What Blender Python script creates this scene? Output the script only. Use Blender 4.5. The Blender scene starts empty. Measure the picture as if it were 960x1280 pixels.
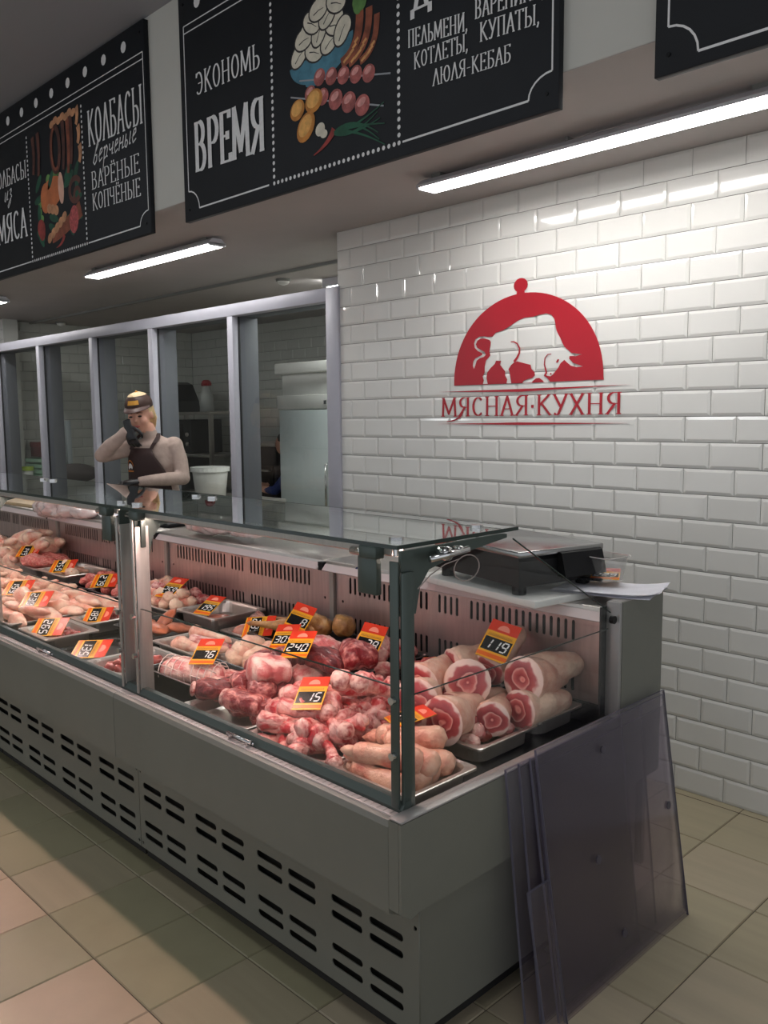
import bpy, bmesh, math, random
from mathutils import Vector, Matrix, noise, Euler
R = math.radians
S = bpy.context.scene
C = S.collection

# ------------------------------------------------------------------ camera
cam = bpy.data.cameras.new('camera'); cam.sensor_fit = 'HORIZONTAL'; cam.sensor_width = 36.0
cam.lens = 1073.3 * 36.0 / 960.0; cam.clip_start = 0.05
co = bpy.data.objects.new('camera', cam); C.objects.link(co); S.camera = co
YAW, PIT, ROL = 0.7946, 0.1124, -0.0096
fw = Vector((-math.sin(YAW) * math.cos(PIT), math.cos(YAW) * math.cos(PIT), -math.sin(PIT)))
rt = Vector((math.cos(YAW), math.sin(YAW), 0)); up = rt.cross(fw)
r2 = rt * math.cos(ROL) + up * math.sin(ROL); u2 = -rt * math.sin(ROL) + up * math.cos(ROL)
M = Matrix((r2, u2, -fw)).transposed().to_4x4(); M.translation = (0, 0, 1.547)
co.matrix_world = M

# ------------------------------------------------------------------ world, exposure
W = bpy.data.worlds.new('world'); S.world = W; W.use_nodes = True
W.node_tree.nodes['Background'].inputs[0].default_value = (0.92, 0.95, 1.0, 1)
W.node_tree.nodes['Background'].inputs[1].default_value = 0.42
S.view_settings.view_transform = 'Standard'; S.view_settings.look = 'None'
S.view_settings.gamma = 1.0; S.view_settings.use_curve_mapping = False
S.view_settings.exposure = 0.75
TUBE_POWER = 17.0
HALL_FILL_POWER = 5.0
KITCHEN_FILL_POWER = 38.0
LED_POWER = 42.0

# ------------------------------------------------------------------ materials
def srgb(r, g, b):
    f = lambda c: (c / 255 / 12.92) if c / 255 <= 0.04045 else ((c / 255 + 0.055) / 1.055) ** 2.4
    return (f(r), f(g), f(b), 1)

MATS = {}
def mat(name, col, rough=0.5, metal=0.0, var=0.0, scale=8.0, bump=0.0, bscale=40.0, col2=None, spec=0.5, emit=None, estr=0.0, coat=0.0, stretch=None, ramp=(0.35, 0.65), sss=0.0, lumps=None):
    if name in MATS: return MATS[name]
    m = bpy.data.materials.new(name); m.use_nodes = True; nt = m.node_tree; N = nt.nodes; L = nt.links
    b = N['Principled BSDF']
    b.inputs['Base Color'].default_value = col; b.inputs['Roughness'].default_value = rough
    b.inputs['Metallic'].default_value = metal; b.inputs['Specular IOR Level'].default_value = spec
    b.inputs['Coat Weight'].default_value = coat; b.inputs['Coat Roughness'].default_value = 0.15
    if sss: b.inputs['Subsurface Weight'].default_value = sss; b.inputs['Subsurface Radius'].default_value = (0.02, 0.008, 0.005); b.inputs['Subsurface Scale'].default_value = 0.5
    tc = N.new('ShaderNodeTexCoord'); src = tc.outputs['Object']
    oi = N.new('ShaderNodeObjectInfo'); ad = N.new('ShaderNodeVectorMath'); ad.operation = 'ADD'
    mu = N.new('ShaderNodeMath'); mu.operation = 'MULTIPLY'; mu.inputs[1].default_value = 37.0
    L.new(oi.outputs['Random'], mu.inputs[0]); L.new(src, ad.inputs[0]); L.new(mu.outputs[0], ad.inputs[1]); src = ad.outputs[0]
    if stretch:
        mp = N.new('ShaderNodeMapping'); mp.inputs['Scale'].default_value = stretch; L.new(src, mp.inputs[0]); src = mp.outputs[0]
    if col2 or var:
        n = N.new('ShaderNodeTexNoise'); n.inputs['Scale'].default_value = scale; n.inputs['Detail'].default_value = 5; n.inputs['Roughness'].default_value = 0.6
        L.new(src, n.inputs['Vector'])
        cr = N.new('ShaderNodeValToRGB'); e = cr.color_ramp.elements
        e[0].position, e[1].position = ramp
        e[0].color = col if col2 else tuple(max(0, c * (1 - var)) for c in col[:3]) + (1,)
        e[1].color = col2 if col2 else tuple(min(1, c * (1 + var)) for c in col[:3]) + (1,)
        L.new(n.outputs['Fac'], cr.inputs[0]); L.new(cr.outputs[0], b.inputs['Base Color'])
    if bump:
        n2 = N.new('ShaderNodeTexNoise'); n2.inputs['Scale'].default_value = bscale; n2.inputs['Detail'].default_value = 4
        L.new(src, n2.inputs['Vector'])
        bp = N.new('ShaderNodeBump'); bp.inputs['Strength'].default_value = bump; bp.inputs['Distance'].default_value = 0.01
        L.new(n2.outputs['Fac'], bp.inputs['Height']); L.new(bp.outputs[0], b.inputs['Normal'])
    if emit:
        b.inputs['Emission Color'].default_value = emit; b.inputs['Emission Strength'].default_value = estr
    MATS[name] = m; return m

def glass(name, tint=(0.93, 0.97, 0.95, 1), refl=1.0, rough=0.0, ior=1.45):
    if name in MATS: return MATS[name]
    m = bpy.data.materials.new(name); m.use_nodes = True; nt = m.node_tree; N = nt.nodes; L = nt.links
    N.remove(N['Principled BSDF']); out = N['Material Output']
    tr = N.new('ShaderNodeBsdfTransparent'); tr.inputs[0].default_value = tint
    gl = N.new('ShaderNodeBsdfGlossy'); gl.inputs['Roughness'].default_value = rough; gl.inputs[0].default_value = (1, 1, 1, 1)
    lw = N.new('ShaderNodeLayerWeight'); lw.inputs['Blend'].default_value = 0.5
    pw = N.new('ShaderNodeMath'); pw.operation = 'POWER'; pw.inputs[1].default_value = 5.0; L.new(lw.outputs['Facing'], pw.inputs[0])
    mu = N.new('ShaderNodeMath'); mu.operation = 'MULTIPLY_ADD'; mu.inputs[1].default_value = 0.9 * refl; mu.inputs[2].default_value = 0.04 * refl; mu.use_clamp = True
    mx = N.new('ShaderNodeMixShader')
    L.new(pw.outputs[0], mu.inputs[0]); L.new(mu.outputs[0], mx.inputs[0]); L.new(tr.outputs[0], mx.inputs[1]); L.new(gl.outputs[0], mx.inputs[2])
    L.new(mx.outputs[0], out.inputs[0]); MATS[name] = m; return m

M_TILE = mat('glazed_tile', srgb(217, 216, 212), 0.07, var=0.03, scale=1.5)
M_GROUT = mat('grout', srgb(62, 58, 55), 0.9, var=0.1, scale=30)
M_KTILE = mat('kitchen_tile', srgb(205, 206, 200), 0.12, var=0.03, scale=1.5)
M_PAINT = mat('wall_paint', srgb(196, 195, 188), 0.75, var=0.03, scale=2)
M_CEIL = mat('ceiling_paint', srgb(176, 170, 168), 0.85, var=0.03, scale=2)
M_HALLCEIL = mat('hall_ceiling_paint', srgb(150, 152, 158), 0.85)
M_BOARD = mat('chalkboard', srgb(22, 25, 30), 0.55, var=0.12, scale=5, spec=.3)
M_CHALK = mat('chalk_paint', srgb(225, 225, 225), 0.8, var=0.05, scale=60)
M_RED = mat('vinyl_red', srgb(168, 20, 36), 0.28, var=0.05, scale=3)
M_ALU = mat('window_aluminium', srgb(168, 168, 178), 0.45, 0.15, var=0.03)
M_ALUD = mat('window_shaded_aluminium', srgb(96, 98, 106), 0.5, 0.1, var=0.05, stretch=(60, 60, 1))  # same aluminium, darkened in its colour for the shaded post sides
M_GASKET = mat('rubber_gasket', srgb(18, 19, 21), 0.6)
M_BODY = mat('counter_paint', srgb(108, 109, 101), 0.42, 0.0, var=0.05, scale=3, bump=0.02, bscale=300)
M_BODYL = mat('counter_trim', srgb(150, 148, 146), 0.35, 0.35)
M_RAIL = mat('dark_rail', srgb(76, 86, 82), 0.35, 0.4)
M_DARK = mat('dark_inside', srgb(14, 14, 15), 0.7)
M_DECK = mat('display_deck', srgb(52, 54, 55), 0.3, 0.6, var=0.15)
M_STEEL = mat('stainless', srgb(196, 190, 184), 0.3, 0.85, var=0.05, scale=14)
M_BRUSH = mat('brushed_panel', srgb(196, 176, 172), 0.33, 0.85, var=0.1, scale=6, stretch=(9, 1, 0.6), bump=0.03, bscale=60)
M_POST = mat('glass_post_steel', srgb(168, 164, 158), 0.36, 0.45, var=0.06, stretch=(20, 20, 1))
M_CHROME = mat('chrome', srgb(215, 215, 215), 0.12, 1.0)
M_BLACKP = mat('black_plastic', srgb(16, 16, 18), 0.5, spec=.25, var=0.1)
M_BLKTRAY = mat('black_tray', srgb(20, 20, 21), 0.3)
M_WHITEP = mat('white_plastic', srgb(225, 224, 220), 0.4, var=0.02)
M_RAILP = mat('price_rail_plastic', srgb(232, 214, 212), 0.3, 0.1, coat=0.4, bump=0.05, bscale=20, stretch=(12, 1, 1))
M_GRILLE = mat('pale_grille', srgb(222, 208, 204), 0.35, 0.2)
M_EDGE = mat('green_glass_edge', srgb(22, 42, 36), 0.12)
M_GLASS = glass('clear_glass', (0.98, 0.99, 0.985, 1), 0.6)
M_TOPGLASS = glass('top_glass', (0.88, 0.94, 0.92, 1), 1.25)
M_WGLASS = glass('window_glass', (0.80, 0.83, 0.82, 1), 1.0)
M_VINYL = glass('smoky_plastic_sheet', (0.905, 0.885, 0.92, 1), 0.9, 0.12)
_nt = M_VINYL.node_tree; _o = _nt.nodes['Material Output']; _s = _o.inputs[0].links[0].from_socket
_d = _nt.nodes.new('ShaderNodeBsdfDiffuse'); _d.inputs[0].default_value = srgb(112, 104, 124); _m = _nt.nodes.new('ShaderNodeMixShader'); _m.inputs[0].default_value = 0.06
_nt.links.new(_s, _m.inputs[1]); _nt.links.new(_d.outputs[0], _m.inputs[2]); _nt.links.new(_m.outputs[0], _o.inputs[0])
M_CLEARP = glass('clear_plastic', (0.86, 0.86, 0.85, 1), 2.5, 0.12)
_nt = M_CLEARP.node_tree; _o = _nt.nodes['Material Output']; _s = _o.inputs[0].links[0].from_socket
_d = _nt.nodes.new('ShaderNodeBsdfDiffuse'); _d.inputs[0].default_value = srgb(220, 220, 216); _m = _nt.nodes.new('ShaderNodeMixShader'); _m.inputs[0].default_value = 0.14
_nt.links.new(_s, _m.inputs[1]); _nt.links.new(_d.outputs[0], _m.inputs[2]); _nt.links.new(_m.outputs[0], _o.inputs[0])
M_TUBE = mat('lamp_diffuser', srgb(255, 255, 255), 0.5, emit=(1, 0.972, 0.94, 1), estr=TUBE_POWER)
M_HTUBE = mat('hall_fill_diffuser', srgb(255, 255, 255), 0.5, emit=(0.92, 0.96, 1.0, 1), estr=HALL_FILL_POWER)
M_KTUBE = mat('kitchen_fill_diffuser', srgb(255, 255, 255), 0.5, emit=(0.97, 1.0, 0.97, 1), estr=KITCHEN_FILL_POWER)
M_LED = mat('counter_led', srgb(255, 220, 215), 0.5, emit=(1.0, 0.72, 0.66, 1), estr=LED_POWER)
M_LAMPBODY = mat('lamp_housing', srgb(215, 215, 222), 0.4, 0.1)
M_CONDUIT = mat('conduit_plastic', srgb(130, 130, 126), 0.6)
FLOOR_M = [mat('floor_tile_beige', srgb(164, 154, 128), 0.33, var=0.06, scale=2.5, stretch=(0.4, 6, 1)),
           mat('floor_tile_green', srgb(155, 149, 120), 0.33, var=0.07, scale=3),
           mat('floor_tile_sand', srgb(172, 160, 136), 0.33, var=0.06, scale=2.5, stretch=(0.4, 6, 1)),
           mat('floor_tile_pink', srgb(186, 166, 140), 0.33, var=0.07, scale=3)]
M_FGROUT = mat('floor_grout', srgb(88, 80, 68), 0.9, var=0.15, scale=30)
# food
M_BEEF = mat('raw_beef', srgb(132, 26, 34), 0.3, col2=srgb(232, 150, 140), scale=26, bump=0.8, bscale=60, coat=0.4, ramp=(0.47, 0.66), stretch=(1, 2.2, 1))
M_BEEFD = mat('raw_beef_dark', srgb(92, 18, 26), 0.3, col2=srgb(190, 88, 84), scale=24, bump=0.8, bscale=60, coat=0.4, ramp=(0.45, 0.75), stretch=(1, 3, 1))
M_BONE = mat('meaty_bone', srgb(190, 40, 50), 0.3, col2=srgb(244, 190, 180), scale=26, bump=0.7, bscale=60, coat=0.35, ramp=(0.40, 0.60), stretch=(1, 2, 1))
M_BONEEND = mat('bone_end', srgb(160, 44, 48), 0.35, col2=srgb(234, 192, 180), scale=60, bump=0.3, bscale=80, coat=0.3, ramp=(0.35, 0.6))
M_PORK = mat('pale_pork', srgb(206, 104, 104), 0.32, col2=srgb(240, 200, 188), scale=22, bump=0.6, bscale=55, coat=0.35, ramp=(.40, .60), stretch=(1, 2, 1))
M_SKIN = mat('pig_skin', srgb(232, 196, 172), 0.38, col2=srgb(204, 128, 108), scale=13, bump=0.5, bscale=70, coat=0.25, ramp=(0.42, 0.72))
M_TROT = mat('trotter_skin', srgb(226, 176, 150), 0.38, col2=srgb(200, 112, 94), scale=16, bump=0.5, bscale=70, coat=0.3, ramp=(0.42, 0.7))
M_CHICK = mat('chicken_skin', srgb(246, 214, 186), 0.33, col2=srgb(224, 138, 120), scale=16, bump=0.6, bscale=80, coat=0.35, ramp=(.42, .68))
M_FILLET = mat('poultry_fillet', srgb(232, 160, 138), 0.3, col2=srgb(246, 216, 192), scale=16, bump=0.5, bscale=50, coat=0.4, ramp=(.4, .6))
M_MINCE = mat('minced_meat', srgb(206, 82, 78), 0.45, col2=srgb(236, 160, 146), scale=90, bump=0.9, bscale=110, coat=0.2)
M_MINCER = mat('red_minced_meat', srgb(170, 26, 34), 0.4, col2=srgb(214, 84, 80), scale=80, bump=0.9, bscale=90, coat=0.3)
M_OFFAL = mat('offal', srgb(118, 30, 34), 0.22, col2=srgb(186, 92, 84), scale=18, bump=0.3, bscale=40, coat=0.5)
M_LIVER = mat('liver', srgb(150, 92, 84), 0.22, col2=srgb(196, 130, 112), scale=9, coat=0.5, bump=0.2)
M_HEN = mat('smoked_tan_skin', srgb(216, 168, 104), 0.35, col2=srgb(150, 96, 52), scale=22, bump=0.8, bscale=50, coat=0.25)
M_SMOKE = mat('smoked_orange', srgb(214, 122, 80), 0.4, col2=srgb(150, 76, 50), scale=12, bump=0.4, bscale=30, coat=0.2)
M_NET = mat('white_net', srgb(240, 222, 214), 0.6)
M_BAG = mat('thin_bag', srgb(248, 236, 232), 0.22, col2=srgb(226, 184, 178), scale=10, bump=0.8, bscale=30, coat=0.6)
def cutface_mat():
    m = bpy.data.materials.new('shank_cut'); m.use_nodes = True; nt = m.node_tree; N = nt.nodes; L = nt.links; b = N['Principled BSDF']
    b.inputs['Roughness'].default_value = 0.28; b.inputs['Coat Weight'].default_value = 0.4
    tc = N.new('ShaderNodeTexCoord')
    oi = N.new('ShaderNodeObjectInfo')
    sp = N.new('ShaderNodeVectorMath'); sp.operation = 'MULTIPLY'; sp.inputs[1].default_value = (0, 1, 1); L.new(tc.outputs['Object'], sp.inputs[0])
    ns = N.new('ShaderNodeTexNoise'); ns.inputs['Scale'].default_value = 22; ns.noise_dimensions = '4D'; L.new(tc.outputs['Object'], ns.inputs['Vector']); mm = N.new('ShaderNodeMath'); mm.operation = 'MULTIPLY'; mm.inputs[1].default_value = 50
    L.new(oi.outputs['Random'], mm.inputs[0]); L.new(mm.outputs[0], ns.inputs['W'])
    ln = N.new('ShaderNodeVectorMath'); ln.operation = 'LENGTH'; L.new(sp.outputs[0], ln.inputs[0])
    a = N.new('ShaderNodeMath'); a.operation = 'MULTIPLY_ADD'; a.inputs[1].default_value = 0.052; L.new(ns.outputs['Fac'], a.inputs[0]); L.new(ln.outputs['Value'], a.inputs[2])
    cr = N.new('ShaderNodeValToRGB'); e = cr.color_ramp.elements
    mr = N.new('ShaderNodeMapRange'); mr.inputs['From Min'].default_value = 0.018; mr.inputs['From Max'].default_value = 0.082; L.new(a.outputs[0], mr.inputs[0]); L.new(mr.outputs[0], cr.inputs[0])
    e[0].position = 0.0; e[0].color = srgb(206, 84, 84); e[1].position = 1.0; e[1].color = srgb(238, 206, 194)
    for p, c in ((0.16, (228, 150, 140)), (0.22, (156, 44, 52)), (0.42, (196, 92, 92)), (0.5, (226, 168, 158)), (0.55, (146, 44, 52)), (0.80, (184, 80, 82)), (0.88, (238, 206, 194))):
        k = e.new(p); k.color = srgb(*c)
    L.new(cr.outputs[0], b.inputs['Base Color'])
    bp = N.new('ShaderNodeBump'); bp.inputs['Strength'].default_value = 0.4; bp.inputs['Distance'].default_value = 0.01; L.new(ns.outputs['Fac'], bp.inputs['Height']); L.new(bp.outputs[0], b.inputs['Normal'])
    return m
M_CUT = cutface_mat()
# card colours
M_CRED = mat('card_red', srgb(226, 64, 40), 0.25); M_CYEL = mat('card_yellow', srgb(246, 178, 48), 0.25)
M_CORG = mat('card_orange', srgb(240, 110, 32), 0.25); M_CBLK = mat('card_black', srgb(24, 24, 26), 0.2)
M_CWHT = mat('card_white', srgb(235, 235, 232), 0.4); M_CTXT = mat('card_text', srgb(120, 60, 20), 0.4)
M_PAPER = mat('paper', srgb(214, 214, 222), 0.7)
# person
M_SWEAT = mat('taupe_knit', srgb(176, 156, 146), 0.85, var=0.08, scale=30, bump=0.15, bscale=120)
M_APRON = mat('brown_apron', srgb(48, 28, 26), 0.7, var=0.1)
M_GLOVE = mat('black_glove', srgb(20, 20, 24), 0.3, bump=0.2, bscale=80)
M_FACE = mat('skin', srgb(214, 160, 138), 0.5, var=0.05, sss=0.1)
M_HAIR = mat('blonde_hair', srgb(226, 196, 146), 0.45, var=0.25, scale=40, stretch=(8, 8, 1), bump=0.5, bscale=60)
M_CAP = mat('brown_cap', srgb(60, 36, 28), 0.6); M_CAPY = mat('cap_mustard', srgb(196, 140, 48), 0.6); M_CAPT = mat('cap_cream_top', srgb(212, 186, 146), 0.7)
M_BRIM = mat('cap_brim', srgb(84, 62, 58), 0.5)
M_EYE = mat('eye_dark', srgb(30, 22, 20), 0.3); M_LIP = mat('brow', srgb(110, 70, 48), 0.6)
M_BLUE = mat('blue_cloth', srgb(26, 48, 110), 0.7, var=0.1)
M_TROUS = mat('dark_trousers', srgb(30, 30, 34), 0.8)

# ------------------------------------------------------------------ mesh helpers
class MB:
    def __init__(s): s.v = []; s.f = []; s.m = []; s.sm = []
    def add(s, vs, fs, mi=0, smooth=False, mx=None):
        o = len(s.v)
        s.v += [tuple(mx @ Vector(v)) if mx else tuple(v) for v in vs]
        for f in fs: s.f.append(tuple(i + o for i in f)); s.m.append(mi); s.sm.append(smooth)
        return s
    def box(s, x0, y0, z0, x1, y1, z1, mi=0, mx=None):
        x0, x1 = min(x0, x1), max(x0, x1); y0, y1 = min(y0, y1), max(y0, y1); z0, z1 = min(z0, z1), max(z0, z1)
        vs = [(x0, y0, z0), (x1, y0, z0), (x1, y1, z0), (x0, y1, z0), (x0, y0, z1), (x1, y0, z1), (x1, y1, z1), (x0, y1, z1)]
        return s.add(vs, [(0, 3, 2, 1), (4, 5, 6, 7), (0, 1, 5, 4), (1, 2, 6, 5), (2, 3, 7, 6), (3, 0, 4, 7)], mi, False, mx)
    def bbox(s, x0, y0, z0, x1, y1, z1, b=0.004, mi=0, mx=None):
        x0, x1 = min(x0, x1), max(x0, x1); y0, y1 = min(y0, y1), max(y0, y1); z0, z1 = min(z0, z1), max(z0, z1)
        bm = bmesh.new(); bmesh.ops.create_cube(bm, size=1)
        for v in bm.verts: v.co = ((x0 + x1) / 2 + v.co.x * (x1 - x0), (y0 + y1) / 2 + v.co.y * (y1 - y0), (z0 + z1) / 2 + v.co.z * (z1 - z0))
        bmesh.ops.bevel(bm, geom=bm.edges[:], offset=b, segments=2, affect='EDGES', profile=0.5)
        vs = [v.co[:] for v in bm.verts]; fs = [tuple(v.index for v in f.verts) for f in bm.faces]; bm.free()
        return s.add(vs, fs, mi, True, mx)
    def prism(s, pts, y0, y1, mi=0, axis='y', mx=None):
        # pts: outline of (a, b); axis y: a=x, b=z ; axis x: a=y, b=z ; axis z: a=x, b=y
        n = len(pts)
        P = {'y': lambda a, b, t: (a, t, b), 'x': lambda a, b, t: (t, a, b), 'z': lambda a, b, t: (a, b, t)}[axis]
        vs = [P(a, b, y0) for a, b in pts] + [P(a, b, y1) for a, b in pts]
        fs = [tuple(range(n)), tuple(range(2 * n - 1, n - 1, -1))] + [(i, i + n, (i + 1) % n + n, (i + 1) % n) for i in range(n)]
        return s.add(vs, fs, mi, False, mx)
    def tube(s, pts, rad, seg=10, mi=0, smooth=True, mx=None, cap=True):
        pts = [Vector(p) for p in pts]; n = len(pts); rad = rad if isinstance(rad, (list, tuple)) else [rad] * n
        vs = []; fs = []; ref = None
        for i, p in enumerate(pts):
            t = (pts[min(i + 1, n - 1)] - pts[max(i - 1, 0)])
            t = t.normalized() if t.length > 1e-9 else Vector((0, 0, 1))
            if ref is None: ref = Vector((0, 0, 1)) if abs(t.z) < 0.9 else Vector((1, 0, 0))
            a = (ref - t * ref.dot(t)).normalized(); b = t.cross(a); ref = a
            for k in range(seg):
                th = 2 * math.pi * k / seg; vs.append(p + (a * math.cos(th) + b * math.sin(th)) * rad[i])
        for i in range(n - 1):
            for k in range(seg):
                k2 = (k + 1) % seg; fs.append((i * seg + k, i * seg + k2, (i + 1) * seg + k2, (i + 1) * seg + k))
        if cap: fs.append(tuple(range(seg - 1, -1, -1))); fs.append(tuple((n - 1) * seg + k for k in range(seg)))
        return s.add(vs, fs, mi, smooth, mx)
    def cyl(s, p0, p1, r, seg=16, mi=0, mx=None): return s.tube([p0, p1], r, seg, mi, False, mx)
    def ell(s, c, r, seg=16, rings=10, mi=0, mx=None):
        vs = []; fs = []
        for i in range(rings + 1):
            ph = math.pi * i / rings
            for k in range(seg):
                th = 2 * math.pi * k / seg
                vs.append((c[0] + r[0] * math.sin(ph) * math.cos(th), c[1] + r[1] * math.sin(ph) * math.sin(th), c[2] + r[2] * math.cos(ph)))
        for i in range(rings):
            for k in range(seg):
                k2 = (k + 1) % seg; fs.append((i * seg + k, (i + 1) * seg + k, (i + 1) * seg + k2, i * seg + k2))
        return s.add(vs, fs, mi, True, mx)
    def mesh(s, name, mats):
        me = bpy.data.meshes.new(name); me.from_pydata(s.v, [], s.f)
        for m in (mats if isinstance(mats, (list, tuple)) else [mats]): me.materials.append(m)
        me.polygons.foreach_set('material_index', s.m); me.polygons.foreach_set('use_smooth', s.sm); me.update()
        return me
    def build(s, name, mats, parent=None): return link(name, s.mesh(name, mats), parent)

def link(name, me, parent=None, loc=None, rot=None):
    o = bpy.data.objects.new(name, me); C.objects.link(o)
    if parent: o.parent = parent
    if loc is not None: o.location = loc
    if rot is not None: o.rotation_euler = rot
    return o
def tag(o, label, cat, group=None, kind=None):
    o['label'] = label; o['category'] = cat
    if group: o['group'] = group
    if kind: o['kind'] = kind
    return o
def thing(name, label, cat, loc=(0, 0, 0), rz=0.0, group=None):
    o = link(name, None, None, loc, (0, 0, rz)); return tag(o, label, cat, group)
def struct(o): o['kind'] = 'structure'; return o
def dup(root, loc=None, rot=None, label=None, scale=None):
    c = root.copy(); C.objects.link(c)
    if loc is not None: c.location = loc
    if rot is not None: c.rotation_euler = rot
    if label: c['label'] = label
    if scale: c.scale = (scale,) * 3
    for ch in list(root.children):
        k = ch.copy(); C.objects.link(k); k.parent = c
        for g in ch.children: d = g.copy(); C.objects.link(d); d.parent = k
    return c

def plate(name, outline, holes, thick, mats, parent=None, y=0.0, flip=False, plane='xz'):
    """flat plate with real holes: outline and holes as lists of (a,b)."""
    cu = bpy.data.curves.new(name, 'CURVE'); cu.dimensions = '2D'; cu.fill_mode = 'BOTH'; cu.extrude = thick / 2
    for pts in [outline] + holes:
        sp = cu.splines.new('POLY'); sp.points.add(len(pts) - 1); sp.use_cyclic_u = True
        for p, (a, b) in zip(sp.points, pts): p.co = (a, b, 0, 1)
    tmp = bpy.data.objects.new(name + '_tmp', cu); C.objects.link(tmp)
    dg = bpy.context.evaluated_depsgraph_get(); me = bpy.data.meshes.new_from_object(tmp.evaluated_get(dg))
    bpy.data.objects.remove(tmp); bpy.data.curves.remove(cu)
    if plane == 'xz': me.transform(Matrix(((1, 0, 0, 0), (0, 0, -1, y), (0, 1, 0, 0), (0, 0, 0, 1))))
    me.materials.clear(); me.materials.append(mats); me.name = name
    return link(name, me, parent)
def rrect(x0, z0, x1, z1, r, n=3):
    pts = []
    for cx, cz, a0 in ((x1 - r, z1 - r, 0), (x0 + r, z1 - r, 90), (x0 + r, z0 + r, 180), (x1 - r, z0 + r, 270)):
        for i in range(n + 1):
            a = R(a0 + 90 * i / n); pts.append((cx + r * math.cos(a), cz + r * math.sin(a)))
    return pts

# ------------------------------------------------------------------ stroke lettering (tall narrow serif capitals)
def arc(cx, cy, rx, ry, a0, a1, n=12): return [(cx + rx * math.cos(R(a0 + (a1 - a0) * i / n)), cy + ry * math.sin(R(a0 + (a1 - a0) * i / n))) for i in range(n + 1)]
def sf(x, y, w=0.075): return [(x - w, y), (x + w, y)]
def VS(x): return [[(x, 0), (x, 1)], sf(x, 0), sf(x, 1)]
G = {
 'П': (.58, VS(.12) + VS(.46) + [[(.12, 1), (.46, 1)]]),
 'Е': (.50, VS(.12) + [[(.12, 1), (.42, 1), (.42, .88)], [(.12, .52), (.34, .52)], [(.34, .46), (.34, .58)], [(.12, 0), (.44, 0), (.44, .13)]]),
 'Н': (.60, VS(.12) + VS(.48) + [[(.12, .5), (.48, .5)]]),
 'И': (.60, VS(.12) + VS(.48) + [[(.14, .08), (.46, .92)]]),
 'Л': (.54, [[(.07, 0), (.28, 1)], [(.28, 1), (.47, 0)], sf(.07, 0), sf(.47, 0)]),
 'А': (.54, [[(.07, 0), (.28, 1)], [(.28, 1), (.47, 0)], sf(.07, 0), sf(.47, 0), [(.14, .34), (.42, .34)]]),
 'Д': (.60, [[(.12, .08), (.30, 1)], [(.30, 1), (.48, .08)], [(.02, -.14), (.02, .06), (.58, .06), (.58, -.14)]]),
 'М': (.70, [[(.09, 0), (.12, 1)], [(.12, 1), (.34, .12)], [(.34, .12), (.57, 1)], [(.57, 1), (.61, 0)], sf(.09, 0), sf(.61, 0), sf(.10, 1, .05), sf(.59, 1, .05)]),
 'К': (.56, VS(.12) + [[(.13, .48), (.45, 1)], [(.20, .58), (.49, 0)], sf(.45, 1, .05), sf(.50, 0, .05)]),
 'О': (.58, [arc(.29, .5, .19, .48, 0, 360, 24)]),
 'С': (.52, [arc(.29, .5, .19, .48, 48, 312, 18)]),
 'Э': (.54, [arc(.22, .5, .21, .48, -130, 130, 18), [(.18, .5), (.42, .5)], [(.07, .80), (.07, .96)]]),
 'Р': (.50, VS(.12) + [[(.12, 1), (.26, 1)] + arc(.26, .74, .17, .26, 90, -90) + [(.12, .48)]]),
 'В': (.54, VS(.12) + [[(.12, 1), (.25, 1)] + arc(.25, .77, .15, .23, 90, -90) + [(.12, .54)], [(.25, .54)] + arc(.26, .27, .18, .27, 90, -90) + [(.12, 0)]]),
 'Б': (.52, VS(.12) + [[(.12, 1), (.42, 1), (.42, .88)], [(.12, .55), (.25, .55)] + arc(.25, .275, .18, .275, 90, -90) + [(.12, 0)]]),
 'Ь': (.50, VS(.12) + [[(.12, .52), (.25, .52)] + arc(.25, .26, .17, .26, 90, -90) + [(.12, 0)]]),
 'Ы': (.72, VS(.12) + [[(.12, .52), (.25, .52)] + arc(.25, .26, .17, .26, 90, -90) + [(.12, 0)]] + VS(.60)),
 'Я': (.54, VS(.42) + [[(.42, 1), (.28, 1)] + arc(.28, .74, .17, .26, 90, 270) + [(.42, .48)], [(.30, .48), (.08, 0)], sf(.07, 0, .06)]),
 'Ю': (.80, VS(.12) + [[(.12, .5), (.32, .5)], arc(.52, .5, .19, .48, 0, 360, 24)]),
 'Т': (.54, [[(.27, 0), (.27, 1)], sf(.27, 0), [(.05, .87), (.05, 1), (.49, 1), (.49, .87)]]),
 'У': (.54, [[(.08, 1), (.28, .42)], [(.48, 1), (.24, .12)] + arc(.16, .12, .08, .12, 0, -150, 6), sf(.08, 1, .06), sf(.48, 1, .06)]),
 'Х': (.56, [[(.09, 0), (.47, 1)], [(.09, 1), (.47, 0)], sf(.09, 0, .06), sf(.47, 0, .06), sf(.09, 1, .06), sf(.47, 1, .06)]),
 'Ч': (.54, [[(.10, 1), (.10, .62)] + arc(.26, .62, .16, .14, 180, 270, 6) + [(.42, .52)], sf(.10, 1)] + VS(.42)),
 'З': (.48, [arc(.20, .75, .18, .24, 150, -90), arc(.20, .26, .20, .26, 90, -150)]),
 '-': (.34, [[(.05, .42), (.29, .42)]]), ',': (.22, [[(.10, .08), (.12, 0), (.06, -.16)]]), ' ': (.34, []), '·': (.22, [[(.06, .44), (.16, .44)], [(.11, .39), (.11, .49)]]),
}
G['Ё'] = (.50, G['Е'][1] + [[(.18, 1.10), (.18, 1.19)], [(.34, 1.10), (.34, 1.19)]])
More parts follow.
